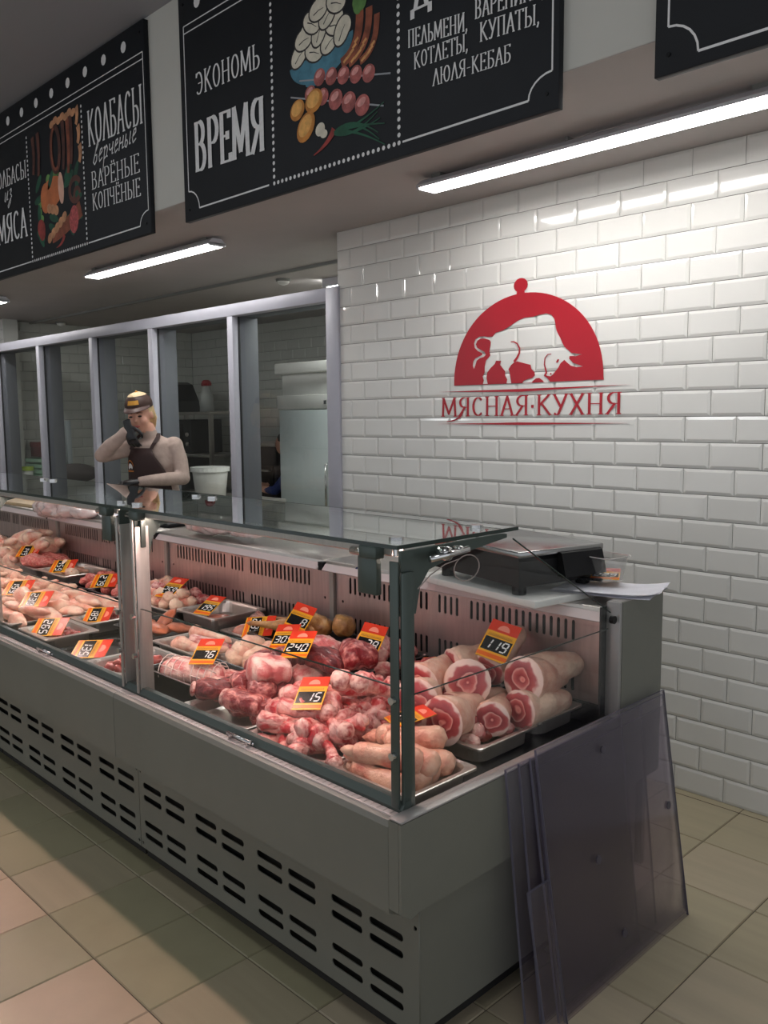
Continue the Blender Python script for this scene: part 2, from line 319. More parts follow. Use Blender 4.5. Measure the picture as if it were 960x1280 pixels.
def lettering(name, text, x0, z0, x1, z1, h, y, m, parent, T=0.115, Nn=0.045, rise=None, thick=0.0008):
    """text from (x0,z0) to (x1,z1) along its base line, letters h tall, on the plane y facing -y."""
    tot = sum(G[c][0] for c in text); sx = (x1 - x0) / tot; mb = MB(); cx = 0.0; nq = 0
    for ch in text:
        w, strokes = G[ch]
        for st in strokes:
            for (ax, ay), (bx, by) in zip(st[:-1], st[1:]):
                A = Vector(((cx + ax) * sx, ay * h)); B = Vector(((cx + bx) * sx, by * h)); d = B - A
                if d.length < 1e-7: continue
                u = d.normalized(); wd = (Nn + (T - Nn) * abs(u.y)) * h * 0.5; nrm = Vector((-u.y, u.x)) * wd; e = u * wd * 0.35
                q = [A - e + nrm, B + e + nrm, B + e - nrm, A - e - nrm]
                vs = []
                for p in q:
                    t = p.x / (x1 - x0); vs.append((x0 + p.x, y - .00001 * (nq % 40), z0 + (z1 - z0) * t + p.y))
                mb.add(vs, [(0, 3, 2, 1)]); nq += 1
        cx += w
    return mb.build(name, m, parent)

# ================================================================== THE ROOM
rng = random.Random(7)
# floor with individual tiles
FP, FX, FY = 0.312, -2.87, 1.018
fl = MB(); fl.box(-10.5, -3.5, -0.05, 2.2, 8.0, -0.004); floor = struct(fl.build('floor', M_FGROUT))
def floor_tile_mesh(m):
    b = MB(); h = FP / 2 - 0.0015; e = 0.0025
    vs = [(-h, -h, -0.004), (h, -h, -0.004), (h, h, -0.004), (-h, h, -0.004), (-h + e, -h + e, 0), (h - e, -h + e, 0), (h - e, h - e, 0), (-h + e, h - e, 0)]
    b.add(vs, [(0, 1, 5, 4), (1, 2, 6, 5), (2, 3, 7, 6), (3, 0, 4, 7), (4, 5, 6, 7)])
    return b.mesh('floor_tile', m)
FT = [floor_tile_mesh(m) for m in FLOOR_M]
rest = MB(); nvis = 0
for i in range(-24, 17):
    for j in range(-14, 22):
        cx, cy = FX + (i + 0.5) * FP, FY + (j + 0.5) * FP
        if cx > 2.1 or cy > 7.8 or cx < -10.3 or cy < -3.4: continue
        vis = (cy < 1.75 and cy > 0.2 and -4.2 < cx < -0.2 and cy > -cx * 0.25 - 0.2) or (cx > -1.75 and 1.2 < cy < 3.3 and cx < -0.2)
        if vis:
            if cy < 1.018 and cx < -1.5: k = 3 if (i + j) % 3 or cy < .75 else 1
            elif cx < -1.7: k = 1 if (i * 5 + j) % 3 else 0
            else: k = 0 if (i + 2 * j) % 3 else 2
            o = link('floor_tile', FT[k], floor, (cx, cy, 0), (0, 0, 0)); nvis += 1
        else:
            h = FP / 2 - 0.0015; rest.add([(cx - h, cy - h, 0), (cx + h, cy - h, 0), (cx + h, cy + h, 0), (cx - h, cy + h, 0)], [(0, 1, 2, 3)])
ro = rest.build('floor_tiles', FLOOR_M[0], floor); ro['kind'] = 'stuff'

# glazed bevelled wall tiles
TW, TH, X0W, YW = 0.2054, 0.102, -1.3943, 3.243
def wall_tile(w, h=TH, m=M_TILE, name='brick'):
    b = MB(); a, c = w / 2 - 0.0011, h / 2 - 0.0011; i = 0.012
    y0, y1, y2 = 0.006, 0.0005, -0.0030
    q = lambda dx, dz, y: [(-a + dx, y, -c + dz), (a - dx, y, -c + dz), (a - dx, y, c - dz), (-a + dx, y, c - dz)]
    vs = q(0, 0, y0) + q(0, 0, y1) + q(i, i, y2)
    fs = []
    for k in range(4):
        k2 = (k + 1) % 4; fs += [(k, k2, k2 + 4, k + 4), (k + 4, k2 + 4, k2 + 8, k + 8)]
    fs.append((8, 9, 10, 11)); b.add(vs, fs); return b
TILE_FULL = wall_tile(TW).mesh('brick', M_TILE)
XL = X0W - 11 * TW                      # left end of the tiled wall
wb = MB(); wb.box(XL, YW + 0.004, 0, 2.1, YW + 0.18, 2.55); wall_back = struct(wb.build('wall_back', M_GROUT))
TILE_HALF = wall_tile(TW / 2).mesh('brick', M_TILE)
restb = MB(); full_b = wall_tile(TW)
for v in range(25):
    z = (v + 0.5) * TH; off = 0.0 if v % 2 == 0 else 0.5
    if off: link('brick', TILE_HALF, wall_back, (XL + TW / 4, YW, z))
    u = -11 + off
    while X0W + (u + 1) * TW < 2.0:
        x = X0W + (u + 0.5) * TW
        hidden = (z < 0.95 and x < -1.95) or (z < 0.25 and x < -1.6)
        if x < -0.96 and not hidden:
            o = link('brick', TILE_FULL, wall_back, (x, YW + rng.uniform(-.0006, .0006), z), (rng.uniform(-.004, .004), 0, rng.uniform(-.003, .003)))
        else: restb.add([(a + x, b_ + YW, c + z) for a, b_, c in full_b.v], full_b.f)
        u += 1
o = restb.build('bricks', M_TILE, wall_back); o['kind'] = 'stuff'
# tiled stub beyond the glass partition
ws = MB(); ws.box(-10.4, 3.466, 0, -8.99, 3.60, 2.55); wall_left = struct(ws.build('wall_left', M_GROUT))
for v in range(19, 25):
    z = (v + 0.5) * TH; off = 0.5 * (v % 2)
    if off: link('brick', TILE_HALF, wall_left, (-8.99 - TW / 4, 3.46, z))
    for k in range(4): link('brick', TILE_FULL, wall_left, (-8.99 - (k + .5 + off) * TW, 3.46, z))

b = MB(); b.box(-8.99, 3.452, 0, -8.984, 3.60, 2.55); struct(b.build('trim_1', M_KTILE))
# bulkhead over the counter and the low ceiling behind it, high ceiling of the hall
cb = MB(); cb.box(-10.5, 2.262, 2.55, 2.1, 6.2, 2.62); struct(cb.build('ceiling', M_CEIL))
cb = MB(); cb.box(-10.5, 2.26, 2.552, 2.1, 2.40, 3.47); struct(cb.build('wall_upper', M_PAINT))
cb = MB(); cb.box(-10.5, -3.5, 3.455, 2.1, 2.259, 3.52); struct(cb.build('ceiling_hall', M_HALLCEIL))
cb = MB(); cb.box(-10.6, -3.5, 0, -10.5, 6.2, 3.5); struct(cb.build('wall_far_left', M_PAINT))

# unseen lamp panels added at the hall ceiling as fill light
for x in (-6.0, -3.0, 0.0):
    t = thing('fill_lamp', 'unseen square lamp panel added at the high hall ceiling as fill light', 'lamp', (x, 0.2, 3.425), 0, 'added hall fill panels')
    b = MB(); b.box(-.3, -.3, 0.004, .3, .3, 0.03); b.build('frame', M_LAMPBODY, t)
    b = MB(); b.box(-.28, -.28, -0.004, .28, .28, 0.003); b.build('diffuser', M_HTUBE, t)

# tube lamps under the low ceiling
def tube_lamp(x, label):
    t = thing('tube_lamp', label, 'lamp', (x, 2.80, 2.55), 0)
    L = 1.52
    b = MB(); b.prism([(-.058, -.052), (-.058, -.040), (-.028, -.015), (.028, -.015), (.058, -.040), (.058, -.052), (.0555, -.0455), (-.0555, -.0455)], 0.0, L, axis='x'); b.build('housing', M_LAMPBODY, t)
    b = MB(); b.prism([(-.055, -.046), (-.048, -.055), (.048, -.055), (.055, -.046)], 0.012, L - 0.012, axis='x'); b.build('diffuser', M_TUBE, t)
    for xa in (0.0, L - .011): b = MB(); b.prism([(-.056, -.040), (-.056, -.048), (-.048, -.057), (.048, -.057), (.056, -.048), (.056, -.040)], xa, xa + .011, axis='x'); b.build('end_cap', M_LAMPBODY, t)
    for xx in (0.06, 0.72, L - 0.12):
        b = MB(); b.box(xx, -.03, -.018, xx + .05 if xx != .72 else xx + .012, .03, 0.0); b.build('bracket', M_CONDUIT, t)
    b = MB(); b.box(0.06, .034, -.03, 0.25, .05, -.012); b.build('ballast_box', M_CONDUIT, t)
    return t
tube_lamp(-2.58, 'long lit tube lamp close above the white tiled wall')
tube_lamp(-5.68, 'lit tube lamp hanging in front of the glass kitchen windows')
tube_lamp(-8.78, 'lit tube lamp at the photo\'s left edge, only its end seen')
# conduit and detectors
t = thing('cable_conduit', 'thin grey cable conduit running along the low ceiling', 'conduit', (-9.2, 3.80, 2.55))
b = MB(); b.box(0, -.012, -.02, 5.6, .012, 0); b.build('channel', M_CONDUIT, t)
for x, l in ((-8.9, 'small round ceiling detector at the far left end of the conduit'), (-5.13, 'small round ceiling detector next to the tiled wall corner')):
    t = thing('smoke_detector', l, 'detector', (x, 4.02, 2.55))
    b = MB(); b.tube([(0, 0, 0), (0, 0, -.018)], .055, 20, 0, False); b.build('base', M_CONDUIT, t)
    b = MB(); b.tube([(0, 0, -.018), (0, 0, -.035), (0, 0, -.045)], [.045, .038, .012], 20, 0, True); b.build('sensor_head', M_WHITEP, t)

# ---------------------------------------------------------------- glass partition of the kitchen
win = struct(link('window_1', None, None, (0, 0, 0)))
posts = [-4.70, -5.71, -6.65, -7.68, -8.70, -9.72]
ZT = 2.262
def fr(name, x0, x1, y0, y1, z0, z1, m=M_ALU):
    b = MB(); b.bbox(x0, y0, z0, x1, y1, z1, .002); return b.build(name, m, win)
fr('top_rail', -10.4, XL + 0.0, 3.235, 3.30, ZT - .075, ZT)
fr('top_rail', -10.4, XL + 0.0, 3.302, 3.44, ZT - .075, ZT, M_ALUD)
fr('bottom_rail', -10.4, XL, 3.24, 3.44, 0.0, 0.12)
xr = XL - 0.085
fr('jamb', xr, XL + 0.02, 3.225, 3.242, 0.12, ZT - .002)
fr('jamb', xr, XL - 0.002, 3.244, 3.44, 0.12, ZT - .076)
for x in posts:
    fr('post', x - .03, x + .03, 3.238, 3.282, 0.121, ZT - .076)
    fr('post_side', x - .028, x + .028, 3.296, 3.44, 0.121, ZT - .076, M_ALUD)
    fr('gasket', x - .036, x + .036, 3.283, 3.295, 0.121, ZT - .076, M_GASKET)
xs = [-9.72, -8.70, -7.68, -6.65, -5.71, -4.70, XL - .055]
for a, c in zip(xs[:-1], xs[1:]):
    b = MB(); b.add([(a + .037, 3.288, .121), (c - .037, 3.288, .121), (c - .037, 3.288, ZT - .076), (a + .037, 3.288, ZT - .076)], [(0, 1, 2, 3)]); b.build('pane', M_WGLASS, win)
b = MB()
for dx in (-.07, .07): b.tube([(-7.68 + dx - .03, 3.225, 1.0), (-7.68 + dx + .03, 3.225, 1.0)], .010, 8); b.box(-7.68 + dx - .006, 3.225, .99, -7.68 + dx + .006, 3.286, 1.01)
b.build('latch', M_CHROME, win)

# ---------------------------------------------------------------- kitchen
XK, YK = -9.15, 5.75
kb = MB(); kb.box(XK - .1, YK + .006, 0, -3.4, YK + .12, 2.55); kwall = struct(kb.build('wall_kitchen_back', M_GROUT))
kb = MB(); kb.box(XK - .12, 3.605, 0, XK - .006, YK, 2.55); kwl = struct(kb.build('wall_kitchen_left', M_GROUT))
kb = MB(); kb.box(XL + .2, 3.45, 0, XL + .3, YK, 2.55); struct(kb.build('wall_kitchen_right', M_PAINT))
KT = wall_tile(TW, m=M_KTILE).mesh('brick', M_KTILE)
KTH = wall_tile(TW / 2, m=M_KTILE).mesh('brick', M_KTILE)
rk = MB()
for v in range(25):
    z = (v + .5) * TH; off = 0.5 * (v % 2)
    if off: link('brick', KTH, kwall, (XK + TW / 4, YK, z)); link('brick', KTH, kwl, (XK, YK - TW / 4, z), (0, 0, R(90)))
    for k in range(27):
        x = XK + (k + .5 + off) * TW
        if x > -3.5: continue
        if v >= 8 and x < -6.5: link('brick', KT, kwall, (x, YK, z))
        else: rk.add([(a + x, b_ + YK, c + z) for a, b_, c in full_b.v], full_b.f)
    if not off and v >= 8: link('brick', KTH, kwl, (XK, 3.645, z), (0, 0, R(90)))
    for k in range(11):
        y = YK - (k + .5 + off) * TW
        if v >= 8 and y > 3.69: link('brick', KT, kwl, (XK, y, z), (0, 0, R(90)))
o = rk.build('bricks', M_KTILE, kwall); o['kind'] = 'stuff'
t = thing('tube_lamp', 'unseen tube lamp added behind the tiled wall to light the kitchen', 'lamp', (-4.25, 4.3, 2.55))  # lamp added out of view to brighten kitchen and refrigerator
b = MB(); b.prism([(-.06, -.06), (-.06, 0), (.06, 0), (.06, -.06), (.052, -.06), (.052, -.03), (-.052, -.03), (-.052, -.06)], -.7, .7, axis='x'); b.build('housing', M_LAMPBODY, t)
b = MB(); b.box(-.69, -.05, -.054, .69, .05, -.031); b.build('diffuser', M_KTUBE, t)

# white fridge behind the right pane
t = thing('refrigerator', 'tall white two-part refrigerator behind the right kitchen window', 'fridge', (-5.93, 4.55, 0))
b = MB(); b.bbox(0, .05, 0.05, 1.30, .75, 1.60, .006); b.build('body', mat('fridge_grey', srgb(190, 198, 198), .35), t)
b = MB(); b.bbox(-.03, 0.02, 1.603, 1.33, .76, 1.72, .006); b.bbox(0.01, .05, 1.72, 1.31, .75, 1.90, .006); b.bbox(-.03, 0.0, 1.90, 1.33, .76, 1.99, .01); b.build('top_panel', M_WHITEP, t)
for x0, x1 in ((0.004, .70), (.708, 1.296)):
    b = MB(); b.bbox(x0, .015, .10, x1, .049, 1.596, .006); d = b.build('door', mat('fridge_door', srgb(192, 200, 200), .22, var=.02), t)
    hx = .66 if x0 < .1 else .75
    b = MB(); b.tube([(hx, .014, .75), (hx, -.03, .77), (hx, -.03, 1.15), (hx, .014, 1.17)], .011, 8); b.build('handle', M_CHROME, d)
b = MB(); b.box(.6, .01, 1.64, .63, .018, 1.67); b.build('lock', M_CHROME, t)
for x in (.06, 1.2):
    for y in (.1, .68): b = MB(); b.cyl((x, y, 0), (x, y, .05), .02); b.build('foot', M_BLACKP, t)

# steel rack with kettle-like mixer, bottle, dark boxes
def rack(x, y, w, d, h, label, shelves):
    t = thing('steel_rack', label, 'rack', (x, y, 0))
    for sx in (0.02, w - .02):
        for sy in (.02, d - .02): b = MB(); b.box(sx - .02, sy - .02, 0, sx + .02, sy + .02, h); b.build('post', M_STEEL, t)
    for z in shelves: b = MB(); b.bbox(0, 0, z - .03, w, d, z, .004); b.build('shelf', M_STEEL, t)
    return t
rack(-8.75, 4.9, 1.25, .5, 1.569, 'steel rack in the kitchen corner carrying a mixer and a bottle', (.25, .75, 1.16, 1.60))
t = thing('mixer', 'shiny round-backed machine on top of the steel rack', 'machine', (-8.47, 5.1, 1.6005))
b = MB(); b.prism([(-.28, 0), (.26, 0), (.24, .12), (.12, .30), (.02, .33), (-.20, .33), (-.28, .26)], -.14, .14); b.build('housing', mat('mixer_dark', srgb(60, 62, 64), .25, .7), t)
b = MB(); b.bbox(-.20, -.155, .06, .0, -.14, .26, .01); b.build('glass_door', M_CHROME, t)
t = thing('bottle', 'tall pale bottle with red cap on the steel rack', 'bottle', (-7.80, 5.06, 1.60))
b = MB(); b.tube([(0, 0, 0), (0, 0, .16), (0, 0, .24), (0, 0, .27)], [.075, .07, .045, .03], 18); b.build('body', mat('bottle_pale', srgb(170, 172, 168), .3), t)
b = MB(); b.tube([(0, 0, .27), (0, 0, .31), (0, 0, .33)], [.035, .05, .03], 14); b.box(-.075, -.015, .27, .075, .015, .30); b.build('cap', mat('cap_red', srgb(150, 40, 45), .4), t)
for x, z, w, h, l in ((-8.50, .75, .5, .36, 'dark oven box on the middle shelf of the steel rack'), (-8.3, 1.16, .62, .36, 'black appliance on the upper shelf of the steel rack')):
    t = thing('oven', l, 'oven', (x, 4.97, z))
    b = MB(); b.bbox(-w / 2, 0, 0, w / 2, .4, h, .01); b.build('body', mat('appliance_dark', srgb(36, 38, 40), .4, .3), t)
    b = MB(); b.box(-w / 2 + .05, -.006, .06, w / 2 - .14, -.001, h - .05); b.build('door_glass', M_BLACKP, t)
    b = MB(); b.tube([(w / 2 - .06, -.001, .1), (w / 2 - .06, -.018, .1)], .022, 12); b.tube([(w / 2 - .06, -.001, .2), (w / 2 - .06, -.018, .2)], .022, 12); b.build('knob', M_STEEL, t)
# stove bench seen right of the fourth pane
t = thing('oven', 'dark steel cooking range between the rack and the refrigerator', 'oven', (-7.47, 5.27, 0))
b = MB(); b.bbox(0, 0, .12, .56, .42, 1.24, .008); b.build('body', mat('range_dark', srgb(44, 44, 46), .4, .5), t)
b = MB(); b.bbox(-.01, -.02, 1.24, .57, .43, 1.28, .006); b.build('top', M_STEEL, t)
for x in (.03, .29): b = MB(); b.bbox(x, -.02, .3, x + .24, -.002, 1.05, .006); d = b.build('door', M_BLACKP, t); b = MB(); b.tube([(x + .04, -.015, 1.0), (x + .04, -.05, 1.0), (x + .2, -.05, 1.0), (x + .2, -.015, 1.0)], .01, 8); b.build('handle', M_STEEL, d)
for x in (.05, .5):
    for y in (.06, .36): b = MB(); b.cyl((x, y, 0), (x, y, .12), .025); b.build('foot', M_STEEL, t)
# steel table below the left panes with its load
def table(x, y, w, d, h, label):
    t = thing('steel_table', label, 'table', (x, y, 0))
    b = MB(); b.bbox(0, 0, h - .04, w, d, h, .004); b.build('top', M_STEEL, t)
    b = MB(); b.bbox(.05, .05, .28, w - .05, d - .05, .30, .004); b.build('shelf', M_STEEL, t)
    for sx in (.04, w - .04):
        for sy in (.04, d - .04): b = MB(); b.cyl((sx, sy, 0), (sx, sy, h - .04), .02); b.build('leg', M_STEEL, t)
table(-9.12, 3.46, 1.75, .48, .93, 'steel kitchen table behind the left windows')
table(-6.25, 3.48, 1.15, .5, .93, 'steel kitchen table below the window with the white bucket')
t = thing('crate', 'pale green slatted crate on the left kitchen table', 'crate', (-8.86, 3.74, .9305), R(2)); t.scale = (.94, .75, 1)
gm = mat('crate_green', srgb(140, 176, 152), .5)
b = MB()
for (x0, y0, x1, y1) in ((-.26, -.17, .26, -.16), (-.26, .16, .26, .17), (-.26, -.16, -.25, .16), (.25, -.16, .26, .16)):
    for k in range(4): b.box(x0, y0, .005 + k * .055, x1, y1, .04 + k * .055)
b.box(-.26, -.17, 0, .26, .17, .006)
for sx in (-.26, .24):
    for sy in (-.17, .15): b.box(sx, sy, 0, sx + .02, sy + .02, .22)
b.build('basket', gm, t)
t = thing('box', 'dark red box standing on the pale green crate', 'box', (-8.86, 3.76, 1.151))
b = MB(); b.bbox(-.17, -.08, 0, .17, .08, .15, .006); b.build('body', mat('dark_red_box', srgb(92, 34, 38), .6, var=.2), t)
b = MB(); b.box(-.172, -.082, .10, .172, .082, .151); b.build('lid', mat('dark_red_lid', srgb(112, 44, 46), .6), t)
t = thing('tub', 'small white tub with lime green lid near the left window', 'tub', (-8.80, 3.535, .9305))
b = MB(); b.tube([(0, 0, 0), (0, 0, .09)], [.055, .066], 24); b.build('body', M_WHITEP, t)
b = MB(); b.tube([(0, 0, .09), (0, 0, .13)], .072, 24, 0, False); b.build('lid', mat('lime', srgb(170, 196, 60), .4), t)
t = thing('bucket', 'white plastic bucket standing behind the window right of the seller', 'bucket', (-5.72, 3.72, .9305)); t.scale = (.92, .92, .74)
b = MB(); b.tube([(0, 0, 0), (0, 0, .27), (0, 0, .272)], [.125, .15, .15], 28); b.build('body', M_WHITEP, t)
b = MB(); b.tube([(0, 0, .262), (0, 0, .31)], [.165, .165], 28, 0, False); b.build('lid', M_WHITEP, t)
t = thing('steel_post', 'pale upright steel profile behind the second window from the left', 'post', (-8.95, 4.06, 0))
b = MB(); b.bbox(-.025, -.025, 0, .025, .025, 1.52, .003); b.build('profile', mat('pale_metal', srgb(170, 178, 182), .4), t)
b = MB(); b.box(-.08, -.08, 0, .08, .08, .012); b.build('base', M_STEEL, t)
t = thing('sack', 'dark bundled sack lying on the kitchen table', 'sack', (-8.02, 3.70, .9305))
b = MB(); b.ell((0, 0, .09), (.30, .18, .09), 20, 12); b.build('bundle', mat('sack_dark', srgb(66, 58, 58), .9, bump=.4, bscale=12), t)
t = thing('ladle', 'black ladle hanging on the tiled kitchen wall', 'ladle', (-8.12, YK - .02, 1.02))
b = MB(); b.ell((0, -.03, .30), (.07, .035, .07)); b.build('bowl', M_BLACKP, t); b = MB(); b.tube([(0, -.03, .26), (0, -.02, .0)], .008, 8); b.build('handle', M_STEEL, t)

# ================================================================== THE REFRIGERATED COUNTER
XE, YF, ML = -1.26, 1.28, 1.286
DECK = 0.60
def counter(k, label):
    x1 = -1.30 - k * ML; x0 = x1 - ML
    t = thing('display_counter', label, 'counter', (0, 0, 0))
    P = lambda n, b, m: b.build(n, m, t)
    # front body panel with a folded top lip
    b = MB(); b.prism([(YF, .632), (YF + .006, .645), (YF + .022, .650), (YF + .022, .644), (YF + .012, .640), (YF + .012, .43), (YF + .05, .405), (YF + .05, .40), (YF, .428)], x0 + .001, x1 - .001, axis='x'); P('front_panel', b, M_BODY)
    # vent panel with real slots
    holes = []
    for g in range(4):
        gx = x1 - .033 - g * .3215
        for dx in (0.0, -.142):
            for z in (.316, .273, .183, .139):
                holes.append(rrect(gx + dx - .117, z - .010, gx + dx, z + .010, .0098, 4))
    vx1 = x1 if k else x1 + .02
    for dx in ((.006,) if k else (-.012,)):
        for z in (.36, .105): holes.append(rrect(x1 - dx - .012, z - .006, x1 - dx, z + .006, .0058, 3))
    for z in (.36, .105): holes.append(rrect(x0 + .008, z - .006, x0 + .02, z + .006, .0058, 3))
    o = plate('vent_panel', [(x0 + .0015, .088), (vx1 - .0015, .088), (vx1 - .0015, .425), (x0 + .0015, .425)], holes, .003, M_BODY, t, y=YF + .08)
    b = MB(); b.box(x0, YF + .10, .045, x1 - .012, 2.36, .585); P('shade_box', b, M_DARK)  # near-black box for shade behind the slots, lowered to darken the gap below
    # air grille, base rail for the glass, deck
    b = MB(); b.box(x0, YF + .02, .615, x1, YF + .05, .6465)
    n = 60
    for i in range(n):
        xx = x0 + (i + .5) * ML / n; b.box(xx - .0075, YF + .020, .647, xx + .0075, YF + .044, .6485)
    b.box(x0, YF + .018, .629, x1, YF + .022, .652)
    o = P('air_grille', b, M_GRILLE)
    b = MB(); b.prism([(YF + .046, .625), (YF + .046, .655), (YF + .056, .672), (YF + .074, .672), (YF + .078, .60), (YF + .05, .60)], x0, x1, axis='x'); P('glass_rail', b, M_RAIL)
    b = MB(); b.box(x0, YF + .07, DECK - .015, x1, 2.30, DECK); b.box(x0, YF + .079, DECK, x1, YF + .083, .655); P('deck', b, M_DECK)
    # chrome toggle on the rail
    xt = x1 - .62
    b = MB(); b.tube([(xt - .055, YF + .034, .664), (xt + .055, YF + .034, .664)], .005, 8); b.tube([(xt - .05, YF + .048, .655), (xt + .05, YF + .048, .655)], .004, 8); b.box(xt - .045, YF + .03, .65, xt - .035, YF + .05, .664); b.box(xt + .035, YF + .03, .65, xt + .045, YF + .05, .664); P('latch', b, M_CHROME)
    # slotted brushed back panel
    holes = []
    xs = [x1 - .155 - .0273 * i for i in range(16)] + [x1 - .63 - .0273 * i for i in range(4)] + [x1 - .775 - .0273 * i for i in range(16)]
    for x in xs:
        for z in (.843, .683): holes.append(rrect(x - .006, z, x + .006, z + .066, .0058, 3))
    for x in (x1 - .055, x0 + .055): holes.append(rrect(x - .006, .80, x + .006, .812, .0058, 3))
    plate('back_panel', [(x0 + .016, .63), (x1 - .016, .63), (x1 - .016, .945), (x0 + .016, .945)], holes, .0025, M_BRUSH, t, y=2.25)
    b = MB(); b.box(x0, 2.27, DECK, x1, 2.275, .95); P('back_shade', b, M_DARK)  # near-black sheet in place of the shade behind the back slots
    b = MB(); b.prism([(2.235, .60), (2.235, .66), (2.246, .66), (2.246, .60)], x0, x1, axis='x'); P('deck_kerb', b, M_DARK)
    b = MB(); b.box(x0 - .012, 2.236, .60, x0 + .012, 2.262, .95); P('panel_post', b, M_POST)
    # tilted price rail of pale plastic, worktop behind
    b = MB(); b.prism([(2.176, .936), (2.170, .940), (2.190, .963), (2.200, .963)], x0 + .02, x1 - .012, axis='x'); P('price_rail', b, M_RAILP)
    b = MB(); b.box(x0 - .015, 2.18, .935, x0 + .015, 2.215, .968); P('rail_joint', b, M_BLACKP)
    b = MB(); b.bbox(x0 + .0005, 2.198, .945, x1 - .0005, 2.444, .975, .003); P('worktop', b, M_STEEL)
    b = MB(); b.box(x0, 2.42, .10, x1, 2.44, .944); P('rear_panel', b, M_BODY)
    # steel legs
    for xx in (x0 + .12, x1 - .12):
        for yy in (YF + .2, 2.3): b = MB(); b.cyl((xx, yy, 0.012), (xx, yy, .10), .02); b.cyl((xx, yy, 0), (xx, yy, .012), .035); P('foot', b, M_BLACKP)
    # glass shelf on top: pane, dark green edges
    gx0, gx1 = x0 + .002, x1 - .002 + (.012 if k == 0 else 0)
    b = MB(); b.box(gx0, YF + .025, 1.258, gx1, 1.735, 1.266); g = P('glass_top', b, M_TOPGLASS)
    b = MB(); b.box(gx0, YF + .0215, 1.2575, gx1, YF + .0245, 1.2665)
    if k == 0: b.box(gx1 + .0005, YF + .0215, 1.2575, gx1 + .0035, 1.735, 1.2665)
    b.box(gx0, 1.7355, 1.2575, gx1, 1.738, 1.2665); b.build('glass_edge', M_EDGE, g)
    # front pane
    b = MB(); b.box(x0 + .07, YF + .060, .668, x1 - .02, YF + .066, .932); P('front_glass', b, M_GLASS)
    b = MB(); b.box(x0 + .07, YF + .060, .9322, x1 - .02, YF + .066, .934); P('front_glass_edge', b, M_EDGE)
    # lamp housing below the shelf: pink-white strip facing down, added lip shields the wall
    b = MB(); b.prism([(YF + .075, 1.252), (YF + .075, 1.232), (YF + .080, 1.228), (YF + .084, 1.246), (YF + .116, 1.246), (YF + .116, 1.221), (YF + .120, 1.221), (YF + .120, 1.252)], x0 + .06, x1 - .06, axis='x'); P('lamp_housing', b, M_POST)
    b = MB(); b.tube([(x0 + .09, YF + .100, 1.235), (x1 - .09, YF + .100, 1.235)], .0085, 8); P('lamp_tube', b, M_LED)
    return t, x0, x1

def glass_post(t, x, side, full=True):
    """pair of steel strips: one faces the shopper, one runs back; carries the glass shelf."""
    hw = .006 if full else .0125; y1_ = YF + .100 if full else YF + .090; sx = x + (side * .006 if full else .017)
    b = MB(); b.bbox(x - hw, YF + .044, .655, x + hw, YF + .050, 1.225, .0015); b.build('post_front', M_POST if full else M_RAIL, t)
    b = MB(); b.bbox(sx - .004, YF + .052, .655, sx + .004, y1_, 1.20, .0015); b.build('post_side', M_POST if full else M_RAIL, t)
    ax = sx - .010
    b = MB(); b.prism([(YF + .058, 1.20), (YF + .058, 1.247), (1.70, 1.250), (1.72, 1.247), (1.72, 1.238), (YF + .24, 1.215), (YF + .15, 1.195), (YF + .12, 1.16), (YF + .105, 1.10), (YF + .058, 1.10)], ax - .004, ax + .004, axis='x'); b.build('shelf_arm', M_RAIL, t)
    for z in (.78, .91): b = MB(); b.cyl((x, YF + .044, z), (x, YF + .032, z), .009, 10); b.build('bolt', M_CHROME, t)
    for y in (YF + .085, 1.65): b = MB(); b.cyl((x - side * .03, y, 1.2662), (x - side * .03, y, 1.274), .017, 16); b.cyl((x - side * .03, y, 1.23), (x - side * .03, y, 1.2575), .008, 10); b.build('glass_button', M_CHROME, t)
def hinge(t, x):
    b = MB(); b.bbox(x - .032, YF + .070, 1.132, x + .032, YF + .088, 1.222, .003); b.build('hinge_plate', M_RAIL, t)
    b = MB(); b.tube([(x - .045, YF + .066, 1.232), (x + .03, YF + .066, 1.232)], .010, 10); b.build('hinge_pin', M_CHROME, t)
    b = MB(); b.bbox(x + .0, YF + .045, 1.222, x + .055, YF + .075, 1.252, .003); b.build('hinge_block', M_RAIL, t)
CL = ['refrigerated meat counter section at the open end by the tiled wall',
      'refrigerated meat counter section beyond the middle glass post',
      'third refrigerated meat counter section from the open end, whole chickens in it',
      'farthest refrigerated meat counter section cut by the photo\'s left edge']
CO = []
for k in range(4):
    t, x0, x1 = counter(k, CL[k]); CO.append(t)
    if k == 0:
        glass_post(t, x1 - .022, 1, False); hinge(t, x1 - .135)
    else:
        glass_post(t, x1 - .014, 1)
    glass_post(t, x0 + .086, 1); hinge(t, x0 + .07) ; hinge(t, x0 - .14) if k == 9 else None
    if k: hinge(t, x1 - .135)
# end cap of the counter
t0 = CO[0]
b = MB(); b.prism([(YF, .65), (YF, .44), (YF + .03, .418), (YF + .06, .425), (2.444, .425), (2.444, 1.0), (2.205, 1.0), (2.205, .65)], XE - .008, XE, axis='x'); b.build('end_panel', M_BODY, t0)
b = MB(); b.prism([(YF, .65), (YF, .44), (YF + .012, .43), (YF + .012, .65)], XE - .04, XE - .009, axis='x'); b.build('end_post', M_BODY, t0)
b = MB(); b.bbox(XE - .04, YF + .001, .6505, XE + .0, 2.204, .656, .002); b.build('end_ledge', M_BODYL, t0)
b = MB(); b.box(XE - .04, YF + .08, .60, XE - .034, 2.2, .6500); b.build('end_liner', M_BODYL, t0)
b = MB(); b.bbox(XE - .045, 2.19, .655, XE - .0005, 2.2045, 1.0, .002); b.box(XE - .045, 2.2045, .975, XE - .0085, 2.444, 1.0); b.build('end_cap', M_BODYL, t0)
